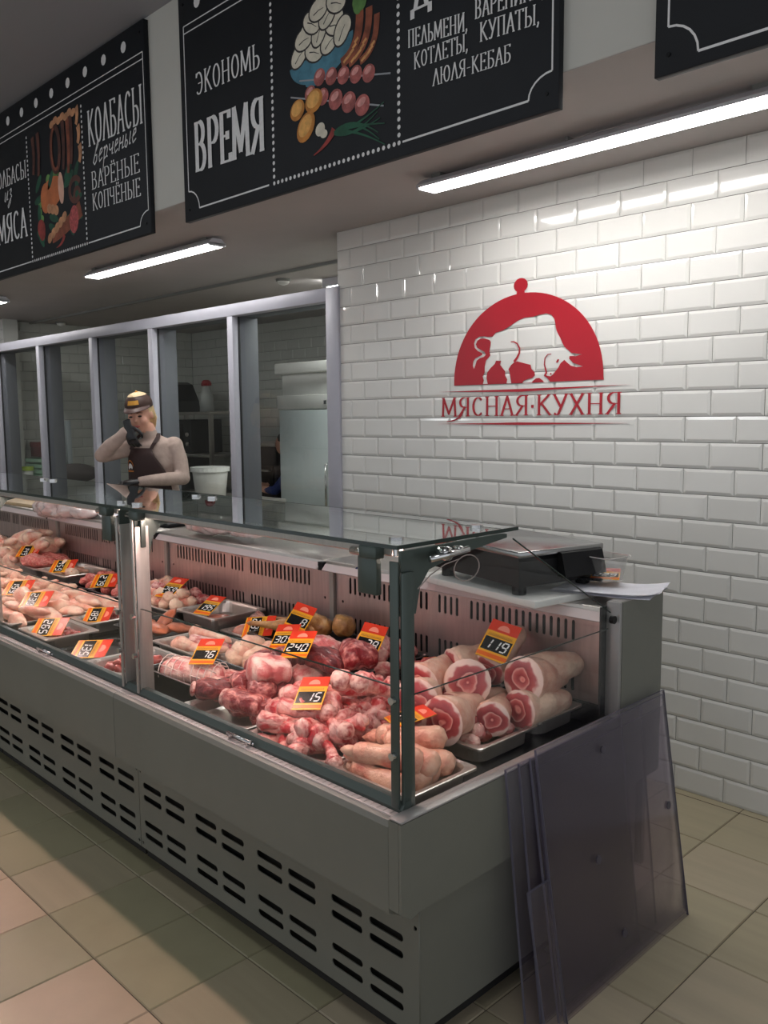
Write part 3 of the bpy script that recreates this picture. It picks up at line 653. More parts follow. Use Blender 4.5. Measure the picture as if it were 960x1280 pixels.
b = MB(); b.box(XE - .052, 2.165, .66, XE - .045, 2.20, .985); b.build('end_gasket', M_GASKET, t0)
b = MB(); b.box(XE - .035, YF + .085, .09, XE - .03, 2.36, .424); b.build('base_side', M_BODY, t0)
b = MB(); b.prism([(YF + .064, .657), (2.165, .657), (2.165, .925), (YF + .11, .925), (YF + .064, .925)], -1.287, -1.281, axis='x'); b.build('side_glass', M_GLASS, t0)
b = MB(); b.prism([(YF + .11, .9255), (2.165, .9255), (2.165, .973), (1.70, 1.236), (YF + .24, 1.212), (YF + .15, 1.19), (YF + .11, 1.10)], -1.280, -1.275, axis='x'); b.build('side_glass_upper', M_GLASS, t0)
b = MB(); b.tube([(-1.277, 1.70, 1.240), (-1.277, 2.165, .975)], .0022, 6); b.tube([(-1.284, YF + .07, .926), (-1.284, 2.165, .926)], .0018, 6); b.build('side_glass_edge', M_EDGE, t0)
b = MB(); b.cyl((-1.2745, 2.165, .955), (-1.262, 2.165, .955), .012, 12); b.build('side_glass_clamp', M_BLACKP, t0)
# chrome joint with a loop of wire under the shelf at the end
b = MB(); b.tube([(-1.30, YF + .175, 1.232), (-1.272, YF + .175, 1.232)], .016, 14); b.tube([(-1.28, YF + .12, 1.226), (-1.27, YF + .24, 1.236)], .008, 8); b.tube([(-1.29, YF + .215, 1.236), (-1.268, YF + .215, 1.236)], .010, 10); b.build('chrome_clamp', M_CHROME, t0)
t = thing('wire', 'thin pale loop of wire hanging at the glass shelf\'s open end', 'wire', (-1.262, YF + .17, 1.225))
pts = [(0, -.11, -.055), (0, -.07, -.03), (0, -.02, -.012), (0, .03, -.006)] + [(0, .055 + .045 * math.cos(R(a)), -.030 + .030 * math.sin(R(a))) for a in range(110, -250, -20)]
b = MB(); b.tube(pts, .0014, 6); b.build('strand', mat('wire_grey', srgb(150, 138, 132), .5), t)
# small blue oval badge on the worktop's front edge
t = CO[0]
b = MB(); b.prism([(-2.36 + .035 * math.cos(R(a)), .962 + .0 + .013 * math.sin(R(a))) for a in range(0, 360, 18)], 2.1935, 2.1975); b.build('badge', mat('badge_blue', srgb(30, 44, 96), .4), t)

# ---------------------------------------------------------------- smoky plastic sheets leaning on the counter end
def sheet(y0, y1, h, xb, xt, label, skew=0.0, z0=0.0):
    ang = math.atan2(xt - xb, h); L = math.hypot(h, xt - xb)
    t = thing('plastic_sheet', label, 'sheet', (xb, y0, z0), 0); t.rotation_euler = (skew, ang, 0)
    b = MB(); b.bbox(-.003, 0, 0, .003, y1 - y0, L, .0008); b.build('sheet_body', M_VINYL, t)
    b = MB(); w = y1 - y0
    b.box(-.0034, -.0008, 0, .0034, 0.0, L); b.box(-.0034, w, 0, .0034, w + .0008, L); b.box(-.0034, 0, L, .0034, w, L + .0008); b.build('sheet_edge', mat('sheet_edge', srgb(92, 90, 104), .3), t)
    return t, L, w
for i, (y0, y1, h, xb, xt, l, sk) in enumerate([
        (1.745, 2.415, .695, -1.135, -1.236, 'outermost smoky plastic sheet leaning on the counter end, full height', 0.0),
        (1.733, 2.427, .675, -1.146, -1.242, 'smoky plastic sheet directly behind the outermost one', .004),
        (1.760, 2.440, .640, -1.158, -1.246, 'slightly shorter smoky plastic sheet in the middle of the leaning stack', -.006),
        (1.640, 2.300, .670, -1.180, -1.250, 'smoky plastic sheet at the back of the stack, sticking out towards the shopper', .0),
        (1.690, 2.180, .672, -1.170, -1.247, 'narrow smoky plastic sheet second from the counter end', .0)]):
    t, L, w = sheet(y0, y1, h, xb, xt, l, sk)
    if i == 0:
        for yy, zz in ((.30, .62), (.22, .34), (.31, .10), (.62, .36)):
            b = MB(); b.tube([(.0032, yy, zz), (.006, yy, zz)], .012, 16, 0, False); b.build('rivet', mat('sheet_rivet', srgb(64, 60, 72), .3), t)
sheet(1.655, 1.745, .365, -1.13, -1.19, 'small low smoky plastic strip leaning before the bigger sheets', 0.0)

# ---------------------------------------------------------------- things on the worktop at the open end
t = thing('board', 'thin white board under the black scale', 'board', (-1.70, 2.255, .976), R(-9))
b = MB(); b.bbox(-.30, -.165, 0, .27, .16, .022, .003); b.build('panel', M_WHITEP, t)
t = thing('scale', 'black shop scale with glass-like steel plate at the open end', 'scale', (-1.71, 2.265, .999), R(-14))
t.rotation_euler = (0, 0, R(-14))
b = MB(); b.prism([(-.225, .028), (.225, .028), (.225, .105), (.215, .118), (-.215, .118), (-.225, .105)], -.15, .17); b.build('housing', M_BLACKP, t)
b = MB(); b.prism([(.226, .04), (.265, .05), (.245, .122), (.226, .13)], .0, .17); b.build('display_side', M_BLACKP, t)
b = MB(); b.bbox(-.20, -.16, .119, .235, .185, .138, .004); b.build('plate', mat('scale_plate', srgb(160, 160, 160), .2, 1.0), t)
b = MB(); b.box(-.205, -.165, .108, -.02, -.150, .122); b.build('red_trim', mat('scale_trim', srgb(150, 80, 66), .4), t)
b = MB(); b.box(.2252, .05, .055, .2262, .10, .095); b.build('sticker', M_PAPER, t)
for x in (-.19, .19):
    for y in (-.12, .14): b = MB(); b.cyl((x, y, 0), (x, y, .028), .022); b.build('foot', M_BLACKP, t)
t = thing('papers', 'loose white papers lying over the counter\'s end corner', 'papers', (-1.38, 2.33, 1.001), R(12))
for i in range(3):
    b = MB(); dz = .002 * i; r = R(3 * i)
    vs = []; nx, ny = 8, 6
    for a in range(nx + 1):
        for c in range(ny + 1):
            x = -.155 + .31 * a / nx; y = -.10 + .20 * c / ny
            z = dz + .014 * max(0, (a - 5) / 3) ** 2 * (1 if i else .3) + .006 * math.sin(c * 1.1 + i)**2
            vs.append((x * math.cos(r) - y * math.sin(r) + .006 * i, x * math.sin(r) + y * math.cos(r), z))
    fs = [(a * (ny + 1) + c, (a + 1) * (ny + 1) + c, (a + 1) * (ny + 1) + c + 1, a * (ny + 1) + c + 1) for a in range(nx) for c in range(ny)]
    b.add(vs, fs, 0, True); b.build('page', M_PAPER, t)
t = thing('plastic_box', 'empty clear plastic food box on the papers', 'box', (-1.44, 2.375, 1.024), R(-10))
def rbox_shell(w0, d0, w1, d1, h, m, name, parent, th=.002):
    b = MB(); lo = rrect(-w0, -d0, w0, d0, .018, 4); hi = rrect(-w1, -d1, w1, d1, .022, 4); rim = rrect(-w1 - .006, -d1 - .006, w1 + .006, d1 + .006, .026, 4); n = len(lo)
    vs = [(a, c, 0) for a, c in lo] + [(a, c, h) for a, c in hi] + [(a, c, h + .002) for a, c in rim]
    fs = [tuple(range(n))]
    for q in (0, n): fs += [(q + i, q + (i + 1) % n, q + n + (i + 1) % n, q + n + i) for i in range(n)]
    b.add(vs, fs, 0, False); return b.build(name, m, parent)
rbox_shell(.062, .045, .075, .056, .075, M_CLEARP, 'box_wall', t)
b = MB(); rim = rrect(-.081, -.062, .081, .062, .026, 4); b.tube([(a, c, .077) for a, c in rim] + [(rim[0][0], rim[0][1], .077)], .0016, 6); b.build('box_rim', mat('clear_rim', srgb(190, 186, 182), .3), t)

# ================================================================== TRAYS, MEAT, PRICE CARDS
def tray(x0, y0, x1, y1, zr, label, m=M_STEEL, depth=.045, group=None, kind='steel_tray', tilt=0.0, wide=.016):
    t = thing(kind, label, 'tray', ((x0 + x1) / 2, (y0 + y1) / 2, zr), 0, group)
    w, d = (x1 - x0) / 2 - .002, (y1 - y0) / 2 - .002; n = 4
    prof = [(0, 0, -.006, .014), (0, 0, 0, .016), (-.003, -.003, .0015, .016), (-wide, -wide, .0005, .04), (-wide - .004, -wide - .004, -.008, .042), (-wide - .012, -wide - .012, -depth + .006, .045), (-wide - .022, -wide - .022, -depth, .045)]
    vs = []; cnt = None
    for dx, dy, z, r in prof:
        r = min(r, w + dx - .001, d + dy - .001); p = rrect(-w - dx, -d - dy, w + dx, d + dy, r, n); cnt = len(p); vs += [(a, c, z) for a, c in p]
    fs = []
    for q in range(len(prof) - 1):
        for i in range(cnt): fs.append((q * cnt + i, q * cnt + (i + 1) % cnt, (q + 1) * cnt + (i + 1) % cnt, (q + 1) * cnt + i))
    fs.append(tuple((len(prof) - 1) * cnt + i for i in range(cnt)))
    b = MB(); b.add(vs, fs, 0, False)
    # outside wall of the pan below the rim
    lo = rrect(-w + wide, -d + wide, w - wide, d - wide, .04, n); hi = [(a * 1.0, c * 1.0) for a, c in lo]
    zz = max(-(zr - DECK) + .001, -depth - .004)
    vs = [(a, c, -.002) for a, c in hi] + [(a * .97, c * .97, zz) for a, c in lo]; k = len(lo)
    b.add(vs, [(i, (i + 1) % k, (i + 1) % k + k, i + k) for i in range(k)] + [tuple(k + i for i in range(k))])
    b.build('pan', m, t)
    if zr - DECK - depth > .02:      # a raiser block keeps high trays up
        b = MB(); b.box(-w + .03, -d + .03, DECK - zr + .0005, w - .03, d - .03, zz - .0005); b.build('riser', M_DARK, t)
    return t

def lump(L, rads, seed, amp=.2, freq=14, seg=14, bend=0.0, flat=1.0, rings=None):
    """closed organic body along +x with given radii, wrinkled by noise. returns MB."""
    n = rings or max(10, len(rads) * 3); b = MB(); pts = []; R_ = []
    m = len(rads) - 1
    for i in range(n + 1):
        u = i / n; s_ = u * m; j = min(int(s_), m - 1); f = s_ - j; f = f * f * (3 - 2 * f)
        r = rads[j] * (1 - f) + rads[j + 1] * f
        e = min(u, 1 - u) * n
        if e < 2.2: r *= math.sqrt(max(0.0, 1 - (1 - e / 2.2) ** 2)) if e > 0 else .02
        pts.append((u * L - L / 2, bend * math.sin(math.pi * u), 0)); R_.append(max(r, .0004))
    b.tube(pts, R_, seg, 0, True)
    off = Vector((seed * 3.1, seed * 1.7, seed * .9))
    out = []
    for v in b.v:
        V = Vector(v); c = Vector((V.x, bend * math.sin(math.pi * min(1, max(0, (V.x + L / 2) / L))), 0)); d = V - c
        k = 1 + amp * (1.15 * noise.noise(V * freq + off) + .55 * (.35 - abs(noise.noise(V * freq * 1.9 + off * 2))) * 2 + .25 * noise.noise(V * freq * 4 + off))
        p = c + d * k; p.z *= flat; p.x += amp * .25 * max(rads) * noise.noise(V * freq * .8 - off); out.append(tuple(p))
    b.v = out; return b

def place(src, used, x, y, z, rz, ry=0.0, rx=0.0, sc=1.0, label=None):
    o = src if src.name not in used else dup(src)
    used.add(src.name)
    o.location = (x, y, z); o.rotation_euler = (rx, ry, rz); o.scale = (sc,) * 3
    if label: o['label'] = label
    return o
USED = set()
def kinds(name, n, maker, label, cat, group):
    out = []
    for i in range(n):
        o = maker(i); o.name = name; tag(o, label, cat, group); out.append(o)
    return out
def heap(srcs, x0, y0, x1, y1, z, n, rnd, layer=.03, ang=None, sc=(0.9, 1.1), tilt=.3, grow=None, cols=None, used=USED):
    """lay n pieces over the pan in layers, each layer smaller and higher."""
    placed = 0; k = 0
    w, d = x1 - x0, y1 - y0
    while placed < n:
        f = 1 - .22 * k; cx, cy = (x0 + x1) / 2, (y0 + y1) / 2
        nl = max(1, round((n * (.5 if k == 0 else .32 if k == 1 else .2))))
        c = cols or max(1, round(math.sqrt(nl * w / d))); r = max(1, math.ceil(nl / c))
        for i in range(c):
            for j in range(r):
                if placed >= n: return
                x = cx + (((i + .5) / c - .5) * w + rnd.uniform(-.12, .12) * w / c) * f
                y = cy + (((j + .5) / r - .5) * d + rnd.uniform(-.12, .12) * d / r) * f
                a = (ang if ang is not None else rnd.uniform(0, math.pi)) + rnd.uniform(-.35, .35)
                place(srcs[placed % len(srcs)], used, x, y, z + k * layer + rnd.uniform(0, .006), a, rnd.uniform(-tilt, tilt), rnd.uniform(-3, 3), rnd.uniform(*sc))
                placed += 1
        k += 1

# --- price cards: printed plastic card with a black number window
SEG = {'0': 'abcdef', '1': 'bc', '2': 'abged', '3': 'abgcd', '4': 'fgbc', '5': 'afgcd', '6': 'afgedc', '7': 'abc', '8': 'abcdefg', '9': 'abcdfg'}
def card(x, y, z, num, label, rz=0.0, tilt=52, roll=0.0, s=1.0, w=.088, h=.122):
    """tilt: degrees the card leans back from upright; card faces -y before rz."""
    t = thing('price_card', label, 'price card', (x, y, z)); t.rotation_euler = Euler((R(-tilt), R(roll), rz), 'XYZ'); t.scale = (s,) * 3
    w2 = w / 2
    b = MB(); b.box(-w2, 0, 0, w2, .0015, h); b.build('card_back', M_CYEL, t)
    def quad(nm, x0, z0, x1, z1, m, yy=-.0006):
        b = MB(); b.box(x0, yy, z0, x1, .0, z1); return b.build(nm, m, t)
    quad('lower_stripe', -w2, .005, w2, .017, M_CORG)
    nb = quad('number_window', -w2 + .004, .024, w2 - .004, .066, M_CBLK)
    quad('header', -w2, .086, w2, h, M_CRED)
    # digits, seven strokes each
    b = MB(); n = max(3, len(num)); cw = (w - .016) / n; dh = .030; sw = .0042
    for i, ch in enumerate(num.rjust(n)):
        if ch == ' ': continue
        ox = -w2 + .010 + i * cw; dw = cw * .62; oz = .030
        P = {'a': (0, 1, 1, 1), 'g': (0, .5, 1, .5), 'd': (0, 0, 1, 0), 'f': (0, .5, 0, 1), 'e': (0, 0, 0, .5), 'b': (1, .5, 1, 1), 'c': (1, 0, 1, .5)}
        for g in SEG[ch]:
            ax, az, bx, bz = P[g]; sh = lambda zz: zz * dh * .16
            x0_, z0_, x1_, z1_ = ox + ax * dw, oz + az * dh, ox + bx * dw, oz + bz * dh
            if ax == bx: v = [(x0_ - sw / 2 + sh(az), z0_ + .0015), (x0_ + sw / 2 + sh(az), z0_ + .0015), (x0_ + sw / 2 + sh(bz), z1_ - .0015), (x0_ - sw / 2 + sh(bz), z1_ - .0015)]
            else: v = [(x0_ + sh(az) + .001, z0_ - sw / 2), (x1_ + sh(az) - .001, z0_ - sw / 2), (x1_ + sh(az) - .001, z0_ + sw / 2), (x0_ + sh(az) + .001, z0_ + sw / 2)]
            b.add([(a, -.0012, c) for a, c in v], [(0, 1, 2, 3)])
    b.build('digits', M_CWHT, nb)
    # dome emblem and handwritten line
    b = MB(); b.add([(-.018 + .0, -.0009, .094)] + [(.0 + .018 * math.cos(R(a)) - .0, -.0009, .094 + .016 * math.sin(R(a))) for a in range(0, 181, 20)], [tuple(range(11))][:1])
    b.v = [(.018 * math.cos(R(a)), -.0009, .093 + .018 * math.sin(R(a))) for a in range(0, 181, 20)]; b.f = [tuple(range(10))]; b.m = [0]; b.sm = [False]
    b.build('emblem', mat('card_rose', srgb(248, 150, 128), .3), t)
    b = MB(); rr = random.Random(int(x * 1000) ^ 91)
    xx = -.036
    while xx < .034:
        b.add([(xx, -.0009, .070), (xx + .0014, -.0009, .070), (xx + .003, -.0009, .079 + rr.uniform(-.003, .002)), (xx + .0016, -.0009, .079)], [(0, 1, 2, 3)])
        b.add([(xx, -.0009, .070), (xx + .004, -.0009, .0715), (xx + .004, -.0009, .0725), (xx, -.0009, .071)], [(0, 1, 2, 3)]); xx += .0052
    b.build('script_line', M_CTXT, t)
    return t

def card_at(x, y, z, num, label, n, u, s=1.0):
    t = card(x, y, z, num, label, 0, 0, 0, s)
    Z = Vector(u).normalized(); Y = -Vector(n).normalized(); Y = (Y - Z * Y.dot(Z)).normalized(); X = Y.cross(Z)
    t.rotation_euler = Matrix((X, Y, Z)).transposed().to_euler(); return t
# --- shank pieces -------------------------------------------------------------
def make_shank(i):
    Ls, r0, r1 = (.17, .19, .15)[i % 3], (.058, .052, .055)[i % 3], (.030, .027, .032)[i % 3]
    o = link('pork_shank', None); n = 12; b = MB(); pts = [(0, 0, 0)]; rad = [r0 * .97]
    for k in range(1, n + 1):
        u = k / n; pts.append((u * Ls, 0, -.006 * u)); rad.append((r0 * (1 - u) ** 1.1 + r1 * (1 - (1 - u) ** 1.1)) * (1 if u < .93 else .72))
    pts.append((Ls + .006, 0, -.006)); rad.append(r1 * .3)
    b.tube(pts, rad, 20, 0, True)
    off = Vector((i * 5.3, 2, 1)); b.v = [tuple(Vector((v[0], v[1] * (1 + .22 * noise.noise(Vector(v) * 20 + off)), v[2] * (1 + .22 * noise.noise(Vector(v) * 17 - off)))) ) for v in b.v]
    b.build('rind', M_SKIN, o)
    b = MB(); ring = []
    for q in range(4):
        for k in range(20): th = 2 * math.pi * k / 20; rr = r0 * (.985, .8, .5, .2)[q]; ring.append((-(.0, .005, .007, .004)[q] - .003 + .002 * noise.noise(Vector((k, q, i))), rr * math.cos(th) * 1.0, rr * math.sin(th)))
    fs = [(q * 20 + k, q * 20 + (k + 1) % 20, (q + 1) * 20 + (k + 1) % 20, (q + 1) * 20 + k) for q in range(3) for k in range(20)] + [tuple(60 + k for k in range(20))]
    b.add(ring, fs, 0, True); b.build('cut_face', M_CUT, o)
    return o
SH = kinds('pork_shank', 3, make_shank, 'skin-on pork shank piece with a round red cut face among the heap at the open end', 'meat', 'pork shanks')
def shank(i, x, y, z, heading, tilt=0, sc=1.0, label=None, roll=0): return place(SH[i], USED, x, y, z, R(heading), R(tilt), R(roll), sc, label)

tray(-1.665, 2.0, -1.40, 2.235, .655, 'steel tray in the back corner under the pale-skinned shanks')
tray(-1.665, 1.72, -1.395, 1.995, .655, 'steel tray of shanks and shreds beside the side glass')
# heading: direction in which the narrow end points (0 = +x, 90 = +y away from shopper)
shank(0, -1.470, 2.015, .768, 92, 8, 1.22, 'big skin-on shank lying on top, its broad marbled cut face towards the side glass', 20)
shank(1, -1.450, 1.970, .692, 86, 2, 1.15, 'long pale-skinned shank at the bottom right, dark cut face, next to the tray rim')
shank(2, -1.50, 2.10, .760, 70, -6, 1.15, 'shank behind the price card reading 119, only its pale skin seen')
shank(0, -1.585, 1.895, .762, 126, 8, 1.22, 'shank with a round upright cut face and a white fat point, centre of the heap', 60)
shank(1, -1.615, 2.03, .765, 96, -22, 1.1, 'shank standing steeply beside the price card reading 119, red cut side', 200)
shank(2, -1.615, 1.705, .742, 118, 6, 1.25, 'shank directly right of the corner post, tall red cut face', 100)
shank(0, -1.525, 1.715, .705, 98, 4, 1.2, 'stubby shank at the tray\'s front edge, cut face low and pink', 140)
shank(1, -1.465, 1.86, .690, 118, 0, 1.0, 'small fatty shank end piece near the tray rim', 30)
shank(2, -1.70, 1.82, .750, 100, -6, 1.15, 'shank behind the one next to the corner post', 70)
shank(0, -1.70, 1.97, .765, 70, -10, 1.1, 'shank at the heap\'s back left, above the red mince', 170)
shank(1, -1.60, 1.84, .685, 80, 0, 1.1, 'shank buried in the middle of the open-end heap', 220)
def make_shred(i): return lump((.08, .06, .07)[i], [.012, .022, .018, .010], i + 11, .45, 26).build('meat_scrap', M_OFFAL if i == 1 else M_PORK)
SC = kinds('meat_scrap', 3, make_shred, 'small shiny scrap of meat at the front of the shank tray', 'meat', 'scraps in the shank tray')
heap(SC, -1.60, 1.75, -1.44, 1.95, .640, 12, rng, .02)

# --- trotters -----------------------------------------------------------------
def make_trotter(i):
    o = link('pig_trotter', None)
    b = lump(.20, [.028, .033, .030, .026, .030, .026], i + 3, .16, 18, 16, .008); b.build('leg_skin', M_TROT, o)
    for s in (-1, 1):
        h = lump(.052, [.015, .014, .005], i + s + 9, .1, 30, 10)
        h.v = [(v[0] + .108, v[1] + s * .0125, v[2] - .004) for v in h.v]; h.build('toe', M_TROT, o)
    return o
TR = kinds('pig_trotter', 3, make_trotter, 'pale pink pig trotter in the steel tray at the corner', 'meat', 'pig trotters')
tray(-1.610, 1.365, -1.325, 1.635, .658, 'steel tray of pig trotters in the front corner')
for i, (x, y, z, a, tl, l) in enumerate([
        (-1.475, 1.43, .648, 178, 0, 'pig trotter lowest in the tray, nearest the front glass'),
        (-1.470, 1.485, .652, 188, 2, 'pig trotter second from the front glass, toes to the left'),
        (-1.480, 1.545, .652, 172, 0, 'pig trotter lying in the third row of the corner tray'),
        (-1.480, 1.59, .655, 184, 0, 'pig trotter at the tray\'s rear edge'),
        (-1.475, 1.455, .692, 196, 3, 'pig trotter on top at the front, toes pointing left'),
        (-1.455, 1.520, .698, 170, -6, 'pig trotter on top right, thick end towards the side glass'),
        (-1.52, 1.585, .700, 205, 4, 'pig trotter on top at the back beneath the price card')]):
    place(TR[i % 3], USED, x, y, z, R(a), R(tl), rng.uniform(-1, 1), 1.02, l)

# --- big tray of meaty bones ----------------------------------------------------
def make_bone(i):
    o = link('meaty_bone', None)
    L = (.19, .22, .15, .17)[i]
    b = lump(L, [(.024, .029, .022, .030)[i], .017, .0125, .0125, .018, (.031, .026, .030, .022)[i]], i + 21, .36, 24, 14, (.01, -.014, .0, .02)[i], 1.0, 22)
    b.build('flesh', M_BONE, o)
    e = lump(.034, [.014, .019, .014], i + 31, .25, 30, 12); s = (1, -1, 1, -1)[i]
    e.v = [(v[0] + s * (L / 2 - .006), v[1], v[2]) for v in e.v]; e.build('bone_end', M_BONEEND, o)
    return o
BN = kinds('meaty_bone', 4, make_bone, 'pink meaty bone in the overfull tray by the front glass', 'meat', 'meaty bones in the wide tray')
tray(-1.965, 1.365, -1.622, 1.90, .655, 'wide steel tray heaped with pink meaty bones', wide=.012)
heap(BN, -1.93, 1.40, -1.65, 1.86, .655, 52, rng, .030, tilt=.45, sc=(.95, 1.35))
for (x, y, z, a, tl, l) in [(-1.775, 1.62, .775, 118, 22, 'long bare-shafted bone on top of the bone heap, sloping down to the right'),
                            (-1.69, 1.66, .765, 100, 26, 'bone standing beside the corner post on top of the heap'),
                            (-1.82, 1.50, .705, 15, 4, 'long bone lying across the middle of the bone tray'),
                            (-1.86, 1.60, .748, 35, -12, 'white bone with a fat knuckle left of the top bone'),
                            (-1.84, 1.43, .672, 5, 0, 'flat meaty neck bone at the tray\'s front left edge')]:
    place(BN[1] if a > 20 else BN[0], USED, x, y, z, R(a), R(tl), 0, 1.35, l)

# --- beef chunks -----------------------------------------------------------------
def make_beef(i):
    L = (.12, .15, .11, .13)[i]
    return lump(L, [(.034, .03, .04, .028)[i], (.045, .036, .044, .036)[i], (.042, .040, .040, .030)[i], (.03, .026, .036, .022)[i]], i + 41, .34, 15, 16, 0, .85, 18).build('beef_chunk', (M_BEEF, M_BEEFD, M_PORK, M_BEEF)[i])
BF = kinds('beef_chunk', 4, make_beef, 'raw red meat chunk in the heap left of the bones', 'meat', 'red meat chunks')
tray(-2.315, 1.365, -1.975, 1.90, .655, 'steel tray heaped with big dark red beef pieces', wide=.012)
heap(BF, -2.27, 1.44, -2.02, 1.86, .665, 22, rng, .042, tilt=.35, sc=(.85, 1.15))
place(BF[2], USED, -2.105, 1.56, .765, R(70), R(10), 0, 1.25, 'largest fist-shaped beef piece with a pale fat cap, on top of its heap')
o = lump(.15, [.030, .036, .034, .038], 77, .14, 14, 18, 0, .9, 18); o = o.build('beef_bone_piece', M_BEEF); tag(o, 'sawn beef bone piece with a pale flat end, at the tray\'s front', 'meat'); o.location = (-2.09, 1.455, .690); o.rotation_euler = (0, R(4), R(18))
e = MB(); e.ell((-.073, 0, 0), (.010, .030, .028), 16, 10); e.build('bone_end', M_BONEEND, o)
o = lump(.13, [.026, .034, .030, .024], 78, .3, 16, 16, 0, 1.0, 16).build('beef_bone_piece', M_BEEFD); tag(o, 'dark beef piece with a round sawn bone, nearest the black tray', 'meat'); o.location = (-2.235, 1.44, .700); o.rotation_euler = (0, R(12), R(60))
e = MB(); e.ell((-.062, 0, -.004), (.010, .022, .024), 16, 10); e.build('bone_end', M_BONEEND, o)
for (x, y, z, a, i, l) in [(-2.06, 1.74, .77, 30, 1, 'dark lean beef piece behind the card reading 240'), (-1.99, 1.83, .775, 60, 0, 'rounded beef piece with white fat beside the card reading 240'), (-2.14, 1.73, .755, 110, 1, 'dark red piece behind the largest beef piece'), (-2.23, 1.66, .735, 20, 3, 'beef piece next to the netted roast'), (-2.19, 1.86, .75, 10, 2, 'pale pork piece at the back of the red heap')]:
    place(BF[i], USED, x, y, z, R(a), R(8), 0, 1.15, l)

# --- netted roast in the deep black tray --------------------------------------------
tray(-2.645, 1.42, -2.325, 1.66, .692, 'deep black tray with the netted roast', M_BLKTRAY, .07, kind='black_tray', wide=.008)
rs = link('netted_roast', None); tag(rs, 'pink rolled roast in white netting in the deep black tray', 'meat')
body = lump(.24, [.046, .056, .056, .052, .038], 5, .07, 12, 24, 0, .85, 24); body.build('roast', M_PORK, rs)
nb = MB()
for i in range(9):
    u = -.105 + .026 * i; pts = [(u, .0565 * math.cos(R(a)), .0565 * .87 * math.sin(R(a))) for a in range(0, 361, 24)]; nb.tube(pts, .0016, 5, 0, True, None, False)
for j in range(8):
    a = R(45 * j + 10); pts = [(-.108 + .02 * q, (.056 - .012 * abs(q - 5) ** 2 / 36) * math.cos(a + .06 * q), (.0565 - .012 * abs(q - 5) ** 2 / 36) * .87 * math.sin(a + .06 * q)) for q in range(12)]; nb.tube(pts, .0016, 5)
nb.build('netting', M_NET, rs); rs.location = (-2.475, 1.52, .685); rs.rotation_euler = (0, R(2), R(22))
for (x, y, l) in [(-2.375, 1.60, 'loose pink meat piece beside the netted roast'), (-2.36, 1.53, 'second loose pink piece right of the netted roast')]: place(BF[2], USED, x, y, .67, R(30), 0, 0, .72, l)

# --- tray of long necks and shins ---------------------------------------------------
tray(-3.045, 1.675, -2.335, 1.93, .662, 'long shallow steel tray of bare shins and chicken frames', wide=.012)
def make_neck(i): return lump((.26, .2)[i], [.034, .024, .017, .015, .018], 60 + i, .2, 16, 14, .012).build('shin', M_PORK if i else M_FILLET)
NK = kinds('shin', 2, make_neck, 'long thin pale shin in the shallow tray', 'meat', 'long pale shins')
for i, (x, y, a) in enumerate([(-2.83, 1.74, 8), (-2.80, 1.79, 14), (-2.86, 1.84, 4), (-2.78, 1.86, -4), (-2.82, 1.77, 20)]): place(NK[i % 2], USED, x, y, .655 + .012 * (i % 3), R(a), 0, i)
def make_frame(i): return lump(.10, [.026, .034, .030, .018], 70 + i, .35, 20, 14).build('chicken_carcass', M_CHICK)
CFm = kinds('chicken_carcass', 2, make_frame, 'knobbly pale chicken back in the right half of the shallow tray', 'meat', 'chicken backs')
heap(CFm, -2.62, 1.70, -2.38, 1.90, .672, 9, rng, .025)

# --- smoked flat pieces in a black tray ------------------------------------------------
tray(-3.42, 1.70, -3.06, 1.955, .66, 'low black tray of orange smoked pieces behind the middle post', M_BLKTRAY, kind='black_tray', wide=.008)
def make_smoked(i): return lump(.13, [.012, .040, .046, .03, .008], 80 + i, .25, 16, 16, 0, .45).build('smoked_piece', M_SMOKE)
SM = kinds('smoked_piece', 2, make_smoked, 'flat orange-brown smoked piece in the black tray', 'meat', 'smoked pieces')
for i, (x, y, z, a, tl) in enumerate([(-3.16, 1.79, .665, 20, 0), (-3.10, 1.85, .672, 60, 12), (-3.22, 1.85, .69, 80, -40), (-3.30, 1.80, .665, 10, 0), (-3.13, 1.76, .68, 0, 8)]): place(SM[i % 2], USED, x, y, z, R(a), R(tl), 0, 1.0)

# --- back row, from the right --------------------------------------------------------------
tray(-2.02, 1.93, -1.68, 2.225, .655, 'black tray of bright red mince behind the bones', M_BLKTRAY, kind='black_tray', wide=.008)
def make_mince(i): return lump(.12, [.03, .042, .04, .028], 90 + i, .35, 34, 18, 0, .7, 20).build('red_mince', M_MINCER)
MN = kinds('red_mince', 2, make_mince, 'coarse bright red mince portion below the card reading 229', 'meat', 'red mince portions')
heap(MN, -1.97, 1.96, -1.72, 2.2, .655, 9, rng, .03)
tray(-2.33, 1.915, -2.03, 2.225, .69, 'black tray of pink ribs below the card reading 29', M_BLKTRAY, .06, kind='black_tray', wide=.008)
def make_rib(i): return lump(.14, [.022, .03, .026, .016], 100 + i, .4, 22, 14, .01).build('rib_piece', M_BONE if i else M_PORK)
RB = kinds('rib_piece', 2, make_rib, 'pink rib piece in the black tray behind the red beef', 'meat', 'pink rib pieces')
heap(RB, -2.22, 1.96, -2.0, 2.16, .690, 9, rng, .028)
tray(-2.78, 1.945, -2.345, 2.23, .692, 'raised black-sided tray with the tan smoked hen', M_BLKTRAY, .05, kind='black_tray', wide=.012)
hen = link('smoked_hen', None); tag(hen, 'whole tan smoked hen with legs stretched to the left, at the counter\'s back', 'meat')
lump(.20, [.030, .052, .056, .046, .03], 110, .12, 14, 20, 0, .9, 22).build('body', M_HEN, hen)
b = lump(.08, [.036, .042, .036], 111, .22, 22, 16); b.v = [(v[0] + .145, v[1] + .02, v[2] + .012) for v in b.v]; b.build('neck_skin', M_HEN, hen)
